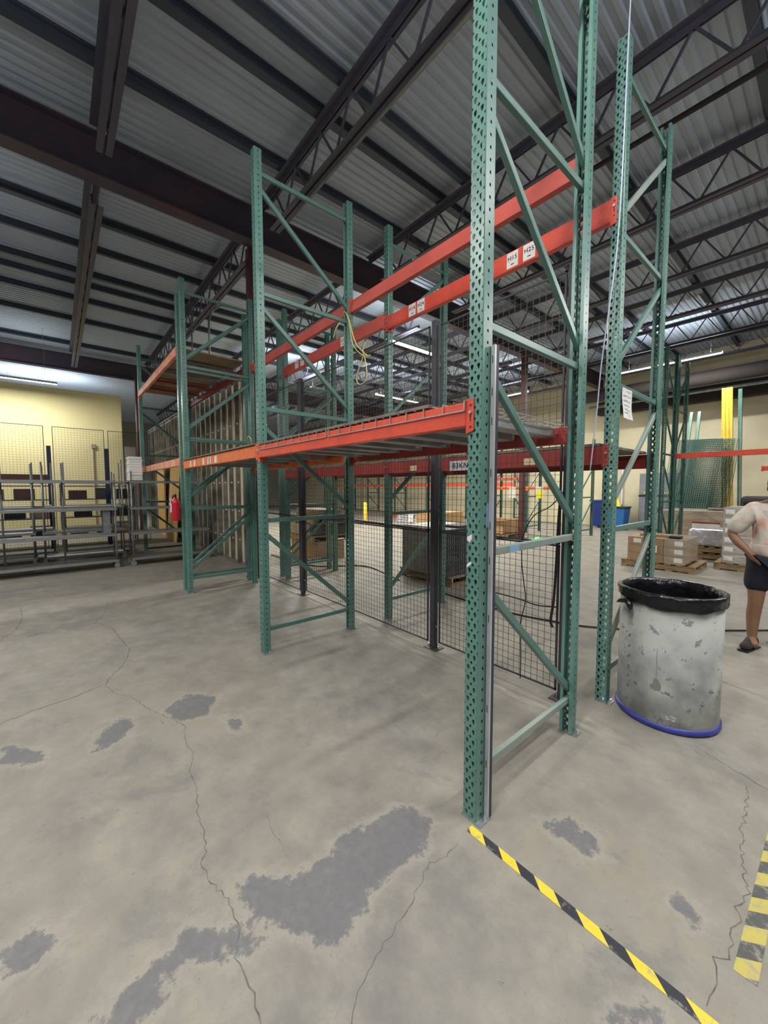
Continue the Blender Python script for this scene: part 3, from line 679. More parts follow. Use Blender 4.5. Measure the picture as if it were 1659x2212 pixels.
# ------------------------------------------------------------ shelf carts
def cart(x, y, L_, label, zs=(.15, .665, 1.175, 1.71), top=1.86, mids=(), liners=(), D=.52, joints=True, tall=()):
    """x: front edge plane (facing +X), runs from y along +Y"""
    t = thing('shelf_cart', label, 'shelf cart', (x, y, 0))
    ups = [(-.03, .03), (-.03, L_ - .03), (-D + .03, .03), (-D + .03, L_ - .03)] + [(-D + .03, L_ * q) for q in mids]
    for k, (a, b) in enumerate(ups):
        tp = top + (tall[k] if k < len(tall) else 0)
        MB().tube([(a, b, .12), (a, b, tp)], .015, 8).build('upright', PIPE, t, smooth=True)
    for k, z in enumerate(zs):
        s = MB().box(-D, 0, z - .012, 0, L_, z + .012).build('shelf', ALU, t, bevel=.004)
        MB().box(-.006, 0, z - .03, .004, L_, z + .016).build('edge_rail', PIPE, s)
        if joints:
            for a, b in ups[:4]: MB().tube([(a, b, z - .035), (a, b, z + .02)], .024, 8).build('joint_clamp', BLACK, s)
        if k in liners: MB().box(-D + .02, .04, z + .013, -.02, L_ - .04, z + .018).build('shelf_liner', WHITE, s)
    for a, b in ups[:4]:
        c_ = thing('caster', '', ''); del c_['label']; del c_['category']; c_.parent = t; c_.location = (a, b, 0)
        MB().tube([(-.013, 0, .05), (.013, 0, .05)], .048, 16).build('wheel', mat_wheel, c_, smooth=False)
        mb = MB(); mb.box(-.02, -.02, .05, -.016, .02, .11); mb.box(.016, -.02, .05, .02, .02, .11); mb.box(-.024, -.026, .105, .024, .026, .125); mb.build('fork', STEEL, c_)
    return t
mat_wheel = mat('wheel_grey', (.30, .29, .27), .5)
cart(-8.12, -3.1, 2.55, 'long grey shelf cart filling the left edge, front row', mids=(.35, .68), tall=(.1, 0, .15, .05, .2, .2))
cart(-8.12, -.33, 1.5, 'grey shelf cart beneath the white trays behind the paired frames', tall=(.06, .0, .1, .1))
cart(-9.35, -3.4, 1.6, 'grey shelf cart in second row with white liners, left edge', liners=(1, 2, 3), tall=(.3, .2, .35, .25))
cart(-9.30, -1.7, 1.4, 'grey shelf cart in second row behind the long front cart', liners=(0, 2), tall=(.25, .35, .2, .3))
cart(-10.25, -3.2, 1.7, 'grey shelf cart in back row near the left edge', liners=(1, 2), tall=(.3, .2, .35, .3))
cart(-10.25, -1.35, 1.35, 'grey shelf cart in back row nearest the blue fence posts', liners=(), tall=(.3, .4, .25, .35))
for k, x in enumerate((-8.20, -8.34, -8.50)):
    tag(MB().box(x, -.78, .679, x + .02, -.66, 1.15).build('aluminium_panel', ALU), 'upright grey metal slat stored between the carts, %s' % ['front', 'middle', 'rear'][k], 'metal slat')
tr0 = MB().box(-.17, -.115, 0, .17, .115, .052).build('white_tray', mat('tray_white', (.85, .83, .78), .5), bevel=.006)
tag(tr0, 'white tray in the pile on the cart top, bottom one', 'tray', 'white trays piled on the cart'); tr0.location = (-8.36, -.20, 1.735)
for k in range(1, 9):
    c_ = tr0.copy(); col.objects.link(c_); c_['label'] = 'white tray in the pile on the cart top, %s' % ['', 'second from the bottom', 'third from the bottom', 'fourth from the bottom', 'middle one', 'fourth from the top', 'third from the top', 'second from the top', 'topmost'][k]; c_.location = (-8.36 + rs.uniform(-.01, .01), -.20 + rs.uniform(-.008, .008), 1.735 + k * .0535)

# fence before the cream wall
for k, (a, b) in enumerate(((-3.9, -2.75), (-2.70, -1.64), (-1.48, -.44), (-.36, .55))):
    fence_panel(a, b, -11.55, .1, 3.1, 'tall wire panel before the cream wall, %s from the left' % ['first', 'second', 'third', 'fourth'][k], grid=.06, wr=.003, m_=NAVY, axis='y')
for k, y in enumerate((-2.725, -1.56, -.40)):
    fence_post(-11.55, y, 'dark blue fence post before the cream wall, %s' % ['left', 'middle', 'right'][k], 2.62, NAVY, .042)
tag(MB().box(-15.99, -.42, 0, -15.95, -.40, 3.0).build('wall_conduit', W_FAR), 'thin conduit rising on the cream wall', 'conduit')
tag(MB().box(-15.99, -.46, 2.98, -15.93, -.34, 3.12).build('junction_box', W_FAR), 'small box at the head of the conduit on the cream wall', 'junction box')
# clutter shelves at the wall
def rackshelf(x, y0_, y1_, label):
    t = thing('storage_shelf', label, 'storage shelf', (x, y0_, 0)); L_ = y1_ - y0_
    for z in (.25, .75, 1.25, 1.62): MB().box(-.5, 0, z, 0, L_, z + .03).build('shelf', CABG, t)
    for a in (-.03, -.47):
        for b in (.03, L_ - .03): MB().box(a - .02, b - .02, 0, a + .02, b + .02, 1.7).build('upright', CABG, t)
rackshelf(-12.6, -3.4, -1.5, 'dark storage shelf behind the blue posts, left one'); rackshelf(-12.6, -1.4, .4, 'dark storage shelf behind the blue posts, right one')
clut = [(-3.2, .28, BLACK), (-2.6, .28, CRATED), (-2.0, .28, BLACK), (-1.2, .28, CRATED), (-.6, .28, BLACK), (-.1, .28, KRAFT), (-3.1, .78, CRATED), (-2.5, .78, BLACK), (-1.95, .78, KRAFT), (-1.1, .78, BLACK), (-.5, .78, CRATED), (0.0, .78, BLACK),
        (-2.9, 1.28, BLACK), (-2.3, 1.28, COLM), (-1.2, 1.28, COLM), (-.6, 1.28, CRATED), (0.0, 1.28, BLACK)]
for k, (y, z, m_) in enumerate(clut):
    nm = {'black_plastic': 'black', 'crate_dark': 'charcoal', 'kraft_card': 'cardboard', 'column_brown': 'maroon'}[m_.name]
    y = max(y, -1.33) if y > -1.45 else min(y, -1.97 - .05) ; y = min(y, -.10) if y > -1.45 else y
    o = MB().box(-13.04, y, z + .002, -12.66, y + .40, z + rs.uniform(.22, .31)).build('storage_box', m_, bevel=.01)
    tag(o, '%s storage box on the %s level behind the blue posts, spot %s' % (nm, {.28: 'lowest', .78: 'middle', 1.28: 'upper'}[z], ['far left', 'left', 'centre left', 'centre right', 'right', 'far right'][min(5, int((y + 3.3) / .62))]), 'box')
t = thing('banner_box', 'brown carton on top of the storage shelf between the blue posts', 'carton', (-12.85, -2.55, 1.703)); MB().box(-.15, 0, 0, .15, 1.0, .24).build('carton_body', mat('brown_carton', (.16, .07, .045), .7), t)
tag(MB().box(-9.6, -2.95, 1.74, -9.4, -2.62, 1.82).build('red_bin', mat('pinkred', (.7, .06, .10), .5)), 'red tray on a cart top at the left edge', 'tray')
def tote(x, y, z, w_, d, h, m_, label):
    mb = MB(); mb.box(x - w_ / 2, y - d / 2, z, x + w_ / 2, y + d / 2, z + h); o = mb.build('storage_bin', m_, bevel=.02); return tag(o, label, 'bin')
tote(-9.62, -2.9, 1.2005, .4, .5, .42, mat('bin_beige', (.36, .37, .31), .5), 'beige bin standing on a cart at the left edge')

# ------------------------------------------------------------ fire extinguisher
fe = thing('fire_extinguisher', 'red fire extinguisher with white tag hung on the left paired post', 'fire extinguisher', (-5.33, -.095, 1.09))
MB().lathe([(0, 0), (.055, 0), (.062, .01), (.062, .27), (.05, .315), (.022, .335), (.022, .35), (0, .35)], 20).build('cylinder', REDX, fe, smooth=True)
mb = MB(); mb.tube([(0, 0, .35), (0, 0, .385)], .016, 10); mb.bar((-.02, 0, .385), (.075, -.01, .40), .016, .008); mb.bar((0, 0, .375), (.07, -.01, .36), .014, .006); mb.build('valve_handle', BLACK, fe)
MB().tube([(-.015, -.01, .37), (-.06, -.02, .38), (-.085, -.015, .32), (-.07, -.01, .12)], .009, 8).build('hose', BLACK, fe, smooth=True)
MB().box(-.10, .058, .20, -.04, .096, .26).build('hanging_bracket', STEEL, fe)
MB().box(-.032, -.066, .13, .032, -.058, .26).build('instruction_label', WHITE, fe)
o = MB().box(-.13, -.05, .225, -.07, -.048, .33).build('inspection_tag', WHITE, fe)

# ------------------------------------------------------------ cords and cables
def smooth_pts(pts, k=6):
    P = [Vector(p) for p in pts]; out = []
    for i in range(len(P) - 1):
        p0, p1, p2, p3 = P[max(i - 1, 0)], P[i], P[i + 1], P[min(i + 2, len(P) - 1)]
        for j in range(k):
            t = j / k; out.append(.5 * ((2 * p1) + (-p0 + p2) * t + (2 * p0 - 5 * p1 + 4 * p2 - p3) * t * t + (-p0 + 3 * p1 - 3 * p2 + p3) * t ** 3))
    out.append(P[-1]); return out
def cable(pts, r, m_, label, name='cable', cat='cable', parent=None, seg=6): 
    o = MB().tube(smooth_pts(pts), r, seg).build(name, m_, parent, smooth=True)
    if label: tag(o, label, cat)
    return o
yc = thing('yellow_cord', 'thin yellow cord looped over the back post of the second frame', 'cord', (-2.40, 1.0, 3.42))
def rel(pts, o=(-2.40, 1.0, 3.42)): return [(p[0] - o[0], p[1] - o[1], p[2] - o[2]) for p in pts]
cable(rel([(-2.50, 1.0, 3.45), (-2.44, .985, 3.455), (-2.37, .97, 3.40), (-2.32, .97, 3.30), (-2.285, .98, 3.18), (-2.23, .99, 3.06), (-2.12, 1.0, 2.95), (-2.05, 1.0, 2.90)]), .006, CORD, None, 'strand', parent=yc)
cable(rel([(-2.47, 1.03, 3.44), (-2.41, .98, 3.44), (-2.34, .975, 3.30), (-2.29, .975, 3.10), (-2.24, .98, 3.02), (-2.14, 1.0, 2.93), (-2.02, 1.01, 2.90)]), .005, CORD, None, 'strand', parent=yc)
cable(rel([(-2.095, 1.0, 3.05), (-2.12, .99, 2.98), (-2.13, 1.0, 2.92), (-2.21, 1.0, 2.80), (-2.245, 1.0, 2.71), (-2.20, 1.0, 2.65), (-2.12, 1.0, 2.65), (-2.07, 1.0, 2.70), (-2.08, 1.0, 2.80), (-2.125, 1.01, 2.93)]), .006, CORD, None, 'loop', parent=yc)
cable([(-2.56, 1.06, 3.445), (-2.58, 1.0, 3.37), (-2.62, .99, 3.32), (-2.66, .99, 3.25)], .008, CORD, 'short frayed yellow cord hanging from the upper beam', 'cord_scrap', 'cord')
cable([(-2.70, .02, 1.99), (-2.66, -.01, 2.05), (-2.60, -.02, 2.07), (-2.56, -.01, 2.03), (-2.60, .0, 1.99), (-2.68, .02, 1.985)], .003, CORD, 'small coil of green wire on the dusty board end', 'wire_coil', 'wire')
cable([(.062, 1.52, 5.6), (.056, 1.5, 4.7), (.051, 1.5, 4.37), (.046, 1.5, 3.87), (.034, 1.5, 3.3), (.012, 1.5, 3.0), (-.044, 1.5, 2.46), (-.066, 1.5, 2.1), (-.09, 1.48, 1.7)], .0045, mat('cable_pale', (.55, .62, .75), .4), 'pale cable dropping from the roof beside the frame by the drum')
cable([(-.205, 1.335, 1.55), (-.30, 1.33, 1.44), (-.43, 1.33, 1.36), (-.51, 1.33, 1.20), (-.52, 1.33, 1.02), (-.50, 1.33, .85), (-.48, 1.33, .70), (-.515, 1.33, .51), (-.51, 1.33, .25), (-.505, 1.32, .06)], .004, BLACK, 'thin black cable looping down the near fence panel')
cable([(-.80, 1.33, .70), (-.70, 1.33, .70), (-.54, 1.33, .695), (-.38, 1.33, .68), (-.235, 1.335, .70)], .0055, BLACK, 'black cable lying level across the near fence panel')
cable([(-.225, 1.33, 1.56), (-.235, 1.325, 1.3), (-.24, 1.32, 1.0), (-.25, 1.315, .75), (-.265, 1.31, .60), (-.25, 1.31, .55)], .010, BLACK, 'bundled black lead hanging on the right fence post')
cable([(-7.5, 2.35, .012), (-6.4, 2.35, .012), (-5.6, 2.5, .012), (-5.05, 3.2, .012), (-4.25, 3.1, .008), (-3.7, 2.95, .008)], .012, BLACK, 'black power cord snaking over the floor beyond the fence')
cable([(-2.7, 2.9, .011), (-2.0, 2.85, .011), (-1.2, 2.9, .011), (-.4, 3.3, .011), (1.0, 4.9, .011)], .010, BLACK, 'black power cord on the floor behind the drum')
pipe([(-5.06, 2.575, 1.02), (-2.46, 2.575, .98)], .014, FENCE, 'dark bar spanning behind the fence at waist height', 'hand_rail', 'rail')

# paper sign on the frame by the drum
pp = thing('paper_sign', 'white printed sheet taped to the frame beside the drum', 'paper', (.042, 1.655, 2.07))
mb = MB(); N_ = 8
for i in range(N_):
    for j in range(N_):
        def Q(a, b): return (.002 * math.sin(a * 1.1 + b * .8) + .02 * (1 - b / N_) ** 2, .19 * a / N_ + .02 * (b / N_ - 1), .22 * b / N_)
        mb.face([Q(i, j), Q(i + 1, j), Q(i + 1, j + 1), Q(i, j + 1)])
mb.build('sheet', PAPER, pp, smooth=True)
mb = MB()
for k, (z, a, b) in enumerate(((.19, .02, .11), (.155, .03, .12), (.12, .03, .10), (.09, .035, .095), (.06, .03, .10))): mb.box(.021, a - .01, z - .008, .0225, b - .01, z)
mb.build('blurred_print', mat('print_grey', (.45, .46, .46), .7), pp)

# ------------------------------------------------------------ grey drum with liner
dr = thing('trash_drum', 'tall scuffed grey drum with black liner and blue bottom rim', 'trash drum', (.345, 1.78, 0))
rad = .292
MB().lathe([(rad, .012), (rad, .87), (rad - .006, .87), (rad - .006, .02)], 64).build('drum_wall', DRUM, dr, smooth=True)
MB().lathe([(0, .005), (rad + .006, .005), (rad + .011, .012), (rad + .011, .034), (rad + .003, .04), (rad, .042)], 64).build('bottom_rim', BLUER, dr, smooth=True)
lm = MB(); S = 96; rr = random.Random(9); ph = [rr.uniform(0, 6.28) for _ in range(6)]
def wob(t, k): return .004 * math.sin(7 * t + ph[0] + k) + .003 * math.sin(17 * t + ph[1]) + .002 * math.sin(31 * t + ph[2] + k * 2)
prof = [(rad + .012, .812), (rad + .010, .84), (rad + .014, .865), (rad + .012, .885), (rad, .892), (rad - .014, .886), (rad - .02, .84), (rad - .022, .6), (rad - .03, .3), (.2, .12), (.02, .1)]
rings = []
for k, (r_, z_) in enumerate(prof):
    rings.append(len(lm.v))
    for i in range(S):
        t_ = 2 * math.pi * i / S; amp = 1.0 if k < 4 else (.5 if k < 6 else 1.5)
        hem = (.014 * math.sin(2 * t_ + 1.0) + .006 * math.sin(9 * t_ + ph[3])) if k == 0 else 0
        lm.v.append(((r_ + abs(wob(t_, k)) * amp) * math.cos(t_) if k < 5 else (r_ + wob(t_, k) * amp) * math.cos(t_), (r_ + abs(wob(t_, k)) * amp) * math.sin(t_) if k < 5 else (r_ + wob(t_, k) * amp) * math.sin(t_), z_ + hem))
for k in range(len(prof) - 1):
    for i in range(S): lm.f.append((rings[k] + i, rings[k] + (i + 1) % S, rings[k + 1] + (i + 1) % S, rings[k + 1] + i)); lm.mi.append(0)
lm.build('liner_bag', BAG, dr, smooth=True)
kn = MB(); ka = R(-128); kx, ky = math.cos(ka) * (rad + .028), math.sin(ka) * (rad + .028); tx, ty = -math.sin(ka), math.cos(ka)
kn.tube([(kx - tx * .085, ky - ty * .085, .765), (kx - tx * .05, ky - ty * .05, .785), (kx, ky, .80), (kx + tx * .03, ky + ty * .03, .80), (kx + tx * .055, ky + ty * .055, .775), (kx + tx * .06, ky + ty * .06, .755)], [.004, .014, .018, .020, .018, .010], 12)
kn.build('liner_knot', BAG, dr, smooth=True)
def on_drum(deg, z, w_, h_, m_, nm, n=6, off=.0012):
    mb = MB(); da = w_ / rad
    for i in range(n):
        a0 = R(deg) - da / 2 + da * i / n; a1 = a0 + da / n; r_ = rad + off
        mb.face([(r_ * math.cos(a0), r_ * math.sin(a0), z - h_ / 2), (r_ * math.cos(a1), r_ * math.sin(a1), z - h_ / 2), (r_ * math.cos(a1), r_ * math.sin(a1), z + h_ / 2), (r_ * math.cos(a0), r_ * math.sin(a0), z + h_ / 2)])
    return mb
mk = MB()
for z in (.20, .27, .34, .41, .48, .555): 
    q = on_drum(-125, z, .020, .004, INK, ''); n_ = len(mk.v); mk.v += q.v; mk.f += [tuple(i + n_ for i in f) for f in q.f]; mk.mi += q.mi
    q = on_drum(-123.5, z + .012, .012, .010, INK, ''); n_ = len(mk.v); mk.v += q.v; mk.f += [tuple(i + n_ for i in f) for f in q.f]; mk.mi += q.mi
mk.build('marker_writing', mat('faded_ink', (.10, .10, .11), .7), dr)
mk = on_drum(-72, .10, .085, .035, None, '', off=.0014); mk.build('scratched_label', mat('scratch_pale', (.26, .26, .25), .6, 0, (.52, .52, .5), 60, .5, .6), dr)
sm = MB(); r_ = rad + .0016
pts = [(-.012, .335), (.010, .335), (.028, .30), (.026, .262), (-.004, .255), (-.030, .268), (-.034, .285), (-.016, .30)]
sm.face([(r_ * math.cos(R(-88) + a / rad), r_ * math.sin(R(-88) + a / rad), z) for a, z in pts]); sm.build('smear', mat('smear_grey', (.22, .22, .20), .7), dr)
sm = MB(); sm.face([(r_ * math.cos(R(-88) + a / rad), r_ * math.sin(R(-88) + a / rad), z) for a, z in [(-.001, .33), (.0015, .33), (.002, .46), (.001, .54), (-.001, .54), (-.0005, .44)]]); sm.build('smear', MATS['smear_grey'], dr)

# ------------------------------------------------------------ floor tapes
def tape(x, y, L_, w_, rz, m_, label):
    mb = MB(); n = 40
    for i in range(n):
        a, b = L_ * i / n, L_ * (i + 1) / n; mb.face([(a, -w_ / 2, .0012), (b, -w_ / 2, .0012), (b, w_ / 2, .0012), (a, w_ / 2, .0012)])
    o = mb.build('hazard_tape', m_); o.location = (x, y, 0); o.rotation_euler = (0, 0, rz); return tag(o, label, 'tape')
tape(.03, -.040, .98, .041, R(.5), TAPE1, 'bright yellow and black floor tape starting at the near post foot')
tape(.945, .19, 1.8, .058, R(89), TAPE2, 'faded yellow and dark floor tape at the right edge beside the crack')

# ------------------------------------------------------------ pallets and goods
def make_pallet(label, loc, rz=0):
    t = thing('wooden_pallet', label, 'pallet', loc, rz)
    for i in range(7): MB().box(-.6 + i * .183, -.5, .118, -.6 + i * .183 + .10, .5, .138).build('top_slat', WOOD, t)
    for y in (-.48, -.02, .44): MB().box(-.6, y, .02, .6, y + .04, .118).build('stringer', WOOD, t)
    for x in (-.6, -.25, .15, .5): MB().box(x, -.5, 0, x + .1, .5, .02).build('bottom_slat', WOOD, t)
    return t
pal0 = make_pallet('wooden pallet under the brown cartons behind the drum', (-1.14, 7.8, 0))
def carton(x, y, z, w_, d, h, m_, label, lab=None, group=None, seam=True, rz=0):
    t = thing('carton', label, 'carton', (x, y, z), rz, group)
    MB().box(-w_ / 2, -d / 2, 0, w_ / 2, d / 2, h).build('carton_body', m_, t, bevel=.006)
    if seam: MB().box(-w_ / 2 - .001, -.03, h - .001, w_ / 2 + .001, .03, h + .001).build('packing_tape', mat_tape, t)
    if lab:
        for lx, lz in lab: MB().box(lx, -d / 2 - .003, lz, lx + .13, -d / 2 - .001, lz + .085).build('shipping_label', WHITE, t)
    return t
mat_tape = mat('packing_tape', (.40, .29, .18), .3)
names = ['bottom', 'middle', 'top']
for k in range(3):
    carton(-1.33, 7.80, .139 + k * .158, .60, 1.0, .156, KRAFT, '%s carton of the left stack on the pallet behind the drum' % names[k], lab=[(-.2, .04)] if k == 2 else None)
    carton(-.86, 7.80, .139 + k * .158, .33, 1.0, .156, KRAFTW, '%s carton of the right stack on the pallet behind the drum' % names[k], lab=[(.0, .04)])
o = MB().box(-1.26, 7.285, .33, -1.13, 7.29, .47).build('loose_sheet', PAPER); tag(o, 'white sheet stuck on cartons behind the drum', 'paper')
tag(MB().box(-1.48, 7.5, .614, -.98, 7.7, .66).build('wood_plank', BOARDL), 'tan plank lying on the cartons behind the drum', 'plank')
tag(MB().box(-.98, 7.42, .614, -.80, 7.6, .66).build('tape_dispenser', BLACK, bevel=.01), 'small black item lying on the cartons behind the drum', 'tool')
# tall wrapped stack
dup(pal0, (.16, 8.75, 0), 0, 'wooden pallet under the tall wrapped stack beside the person')
for k in range(6):
    carton(.16, 8.75, .139 + k * .178, .98, .95, .176, GREYW, 'wrapped carton in the tall stack beside the person, %s from the floor' % ['first', 'second', 'third', 'fourth', 'fifth', 'sixth'][k], lab=[(-.46, .05)], seam=False)
# big box load behind
dup(pal0, (-1.0, 11.2, 0), 0, 'wooden pallet under the huge wrapped brown box')
bb = thing('bulk_box', 'huge brown box under clear film behind the smaller cartons', 'bulk box', (-1.1, 11.2, .139))
MB().box(-.80, -.6, 0, 1.2, .6, .87).build('box_body', KRAFTW, bb, bevel=.02)
MB().box(-.15, -.605, .26, .38, -.602, .56).build('load_label', mat('label_pale', (.62, .66, .55), .6), bb); MB().box(-.15, -.607, .56, .38, -.602, .60).build('label_header', REDD, bb)
tag(MB().box(-.40, 10.9, 1.012, .9, 11.5, 1.10).build('flat_carton', WHITE, bevel=.004), 'white flat carton on top of the huge brown box, lower one', 'carton')
tag(MB().box(-.2, 10.9, 1.102, .9, 11.4, 1.13).build('flat_carton', FADED, bevel=.004), 'orange flat carton on top of the white flat carton', 'carton')
tag(MB().tube([(-1.0, 10.85, 1.05), (-.42, 10.85, 1.05)], .035, 10).build('card_tube', BOARD, smooth=True), 'brown card tube lying on the huge brown box', 'tube')
# silver bag on pallets
dup(pal0, (-.66, 9.9, 0), 0, 'dark wooden pallet between the carton stacks, lower of two'); dup(pal0, (-.66, 9.9, .14), 0, 'dark wooden pallet between the carton stacks, upper of two')
sb = MB(); sb.box(-1.1, 9.45, .281, -.28, 10.3, .66); tag(sb.build('foil_bag', SILVER, bevel=.06), 'shiny silver bag lying on the stacked dark pallets', 'bag')
# grey crates beyond the fence
dup(pal0, (-3.45, 3.78, 0), 0, 'wooden pallet beneath the grey crates seen through the near fence')
cr = thing('plastic_crate', 'grey crate beyond the near fence', 'crate', (-3.43, 3.4, .139))
cb = MB(); cb.box(-.5, -.17, 0, .485, .17, .255); 
cb.build('crate_body', CRATE, cr, bevel=.006)
lt = MB()
for j in range(7): lt.box(.485, -.165 + j * .05, .0, .500, -.165 + j * .05 + .012, .25)
lt.box(.485, -.17, .235, .505, .17, .255); lt.box(.485, -.17, .11, .503, .17, .125); lt.box(.485, -.17, 0, .505, .17, .02)
for j in range(6):
    for q in (.17,): lt.tube([(.485, -.135 + j * .05, q), (.497, -.135 + j * .05, q)], .018, 8)
lt.build('end_lattice', CRATED, cr)
cr2 = cr
lv = ['bottom', 'second', 'third']; cl = ['front', 'middle', 'rear']
first = True
for k in range(3):
    for j in range(3):
        lab = 'grey crate seen through the near fence, %s layer, %s column' % (lv[k], cl[j])
        if first: cr['label'] = lab; first = False
        else: dup(cr, (-3.43, 3.4 + j * .345, .139 + k * .257), None, lab)
tag(MB().box(-3.3, 3.6, .912, -2.98, 4.2, .95).build('crate_lid', CRATED, bevel=.01), 'dark lid on top of the grey crates beyond the fence', 'lid')
tag(MB().box(-3.93, 3.28, .912, -3.32, 4.2, .93).build('foam_sheet', WHITE), 'pale sheet on top of the grey crates beyond the fence', 'sheet')
# left stack
for k, (x, y) in enumerate(((-7.0, 3.1), (-6.35, 3.1))): carton(x, y, 0, .55, .7, .40, KRAFT, 'low brown carton under the raised pallet beyond the fence, %s' % ['left', 'right'][k])
dup(pal0, (-6.7, 3.15, .402), 0, 'wooden pallet raised on two brown cartons beyond the fence')
dup(cr, (-6.75, 2.85, .543), None, 'dark grey crate on the raised pallet, front'); dup(cr, (-6.75, 3.2, .543), None, 'dark grey crate on the raised pallet, middle'); dup(cr, (-6.75, 3.55, .543), None, 'dark grey crate on the raised pallet, rear')
dup(pal0, (-6.7, 3.15, .802), 0, 'upper wooden pallet above the grey crates beyond the fence')
carton(-6.7, 3.15, .942, 1.0, .6, .16, BOARD, 'long brown carton topping the raised pallet pile')
# white wrapped loads
def lump(x, y, w_, d, h, m_, label, name='wrapped_load', cat='wrapped load', z=0):
    mb = MB(); n = 8; rr_ = random.Random(int(x * 100) & 255)
    lay = 5
    for k in range(lay): 
        a = rr_.uniform(-.02, .02); mb.box(x - w_ / 2 + a, y - d / 2 + a, z + h * k / lay, x + w_ / 2 + a, y + d / 2 - a, z + h * (k + 1) / lay - .004)
    return tag(mb.build(name, m_, bevel=.02), label, cat)
dup(pal0, (-9.6, 9.2, 0), 0, 'wooden pallet under the silver load near the big cartons')
lump(-9.6, 9.2, 1.1, .95, .52, SILVER, 'silver wrapped load on a pallet left of the big tan cartons', z=.14)
dup(pal0, (-13.6, 7.2, 0), 0, 'wooden pallet under the far left silver load')
lump(-13.6, 7.2, 1.3, 1.0, .55, SILVER, 'silver wrapped load seen through the second frame', z=.14)
o = tag(MB().box(-9.45, 8.70, .30, -9.2, 8.715, .56).build('loose_sheet', WHITE), 'white sheet on the silver load near the big cartons', 'paper')
dup(pal0, (-7.6, 8.3, 0), 0, 'wooden pallet under the big tan cartons'); 
carton(-7.85, 8.3, .139, .62, .95, .66, mat('kraft_bright', (.50, .31, .15), .7), 'big tan carton beyond the crates, left one'); carton(-7.22, 8.3, .139, .62, .95, .66, MATS['kraft_bright'], 'big tan carton beyond the crates, right one')
dup(pal0, (-6.05, 9.55, 0), 0, 'wooden pallet under the open topped tan carton')
oc = thing('open_carton', 'open topped tan carton beside the far red column', 'carton', (-6.1, 9.5, .139))
mb = MB(); mb.box(-.5, -.42, 0, .5, -.41, .42); mb.box(-.5, .41, 0, .5, .42, .42); mb.box(-.5, -.42, 0, -.49, .42, .42); mb.box(.49, -.42, 0, .5, .42, .42); mb.box(-.5, -.42, 0, .5, .42, .01); mb.build('carton_wall', MATS['kraft_bright'], oc)
mb = MB(); mb.box(-.5, -.56, .42, .5, -.42, .43); mb.box(-.5, .42, .42, .5, .56, .43); mb.build('flap', KRAFT, oc)
lb = tag(MB().lathe([(0, 0), (.19, 0), (.17, .05), (.09, .10), (0, .12)], 20).build('green_cover', LIME, smooth=True), 'bright green cover lying on the floor beyond the fence', 'cover'); lb.location = (-4.65, 9.45, 0)
bo = thing('bollard', 'short yellow safety bollard standing far beyond the fence', 'bollard', (-12.6, 9.05, 0)); MB().lathe([(.085, 0), (.085, .88), (.06, .93), (0, .95)], 16).build('post_sleeve', YELL, bo, smooth=True)
for k in range(5):
    tag(MB().box(-14.6, 12.3 + .14 * (k % 3), .0 + .13 * (k // 3), -12.0, 12.42 + .14 * (k % 3), .125 + .13 * (k // 3)).build('loose_beam', REDM if k % 2 else RED), 'loose red beam lying in the far floor pile, %s' % ['front lower', 'middle lower', 'rear lower', 'front upper', 'middle upper'][k], 'rack beam')

# ------------------------------------------------------------ background racks
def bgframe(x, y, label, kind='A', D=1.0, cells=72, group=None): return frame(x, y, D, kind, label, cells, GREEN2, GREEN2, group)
xs = [-24.6, -21.9, -19.2, -16.5, -13.8, -11.1, -8.4]
b0 = bgframe(xs[0], 14.3, 'far rack frame along the back wall, leftmost', 'A', cells=72)
ordn = ['leftmost', 'second', 'third', 'fourth', 'fifth', 'sixth', 'rightmost']
for i, x in enumerate(xs[1:], 1): dup(b0, (x, 14.3, 0), 0, 'far rack frame along the back wall, %s from the left' % ordn[i] if i < 6 else 'far rack frame along the back wall, rightmost')
fb = None
for i in range(6):
    for z, zn in ((1.80, 'lower'), (2.75, 'upper')):
        lab = '%s orange beam of the far wall rack, %s bay from the left' % (zn, ['first', 'second', 'third', 'fourth', 'fifth', 'last'][i])
        beam(xs[i], xs[i + 1], 14.3, z, .14, REDM if i < 3 else RED, lab, bolt=False)
r0 = bgframe(-7.55, 11.0, 'rack frame beyond the red column, left of three', 'B', cells=62)
dup(r0, (-5.95, 11.0, 0), 0, 'rack frame beyond the red column, middle of three'); dup(r0, (-4.15, 11.0, 0), 0, 'rack frame beyond the red column, right of three')
m1 = beam(-7.55, -5.95, 11.0, 1.62, .11, ORANGE, 'bright orange low beam left of the far red column', bolt=False)
m2 = beam(-5.95, -4.15, 11.0, 1.62, .11, ORANGE, 'bright orange low beam right of the far red column', bolt=False)
beam(-7.55, -5.95, 11.0, 1.95, .11, REDM, 'second orange beam above the low one, left of the far column', bolt=False)
o = MB().box(.95, -.016, 1.22, 1.2, -.013, 1.6).build('paper_notice', WHITE, m1)
o = MB().box(.32, -.016, 1.42, .62, -.013, 1.62).build('paper_notice', WHITE, m2); o = MB().box(.38, -.018, 1.22, .62, -.0165, 1.5).build('yellow_notice', YSIGN, m2); o = MB().box(1.1, -.016, 1.32, 1.42, -.013, 1.62).build('paper_notice', WHITE, m2)
# right hand background frames
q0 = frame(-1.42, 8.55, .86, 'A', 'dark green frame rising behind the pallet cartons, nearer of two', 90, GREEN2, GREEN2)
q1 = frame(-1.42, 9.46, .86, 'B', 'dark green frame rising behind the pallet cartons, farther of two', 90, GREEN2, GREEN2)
beam(-1.42, 1.3, 9.45, 2.36, .115, RED, 'long orange beam crossing in front of the leaning yellow upright', bolt=False)
beam(-.3, 2.4, 13.0, 2.15, .12, RED, 'orange beam over the black equipment at the right edge', bolt=False)
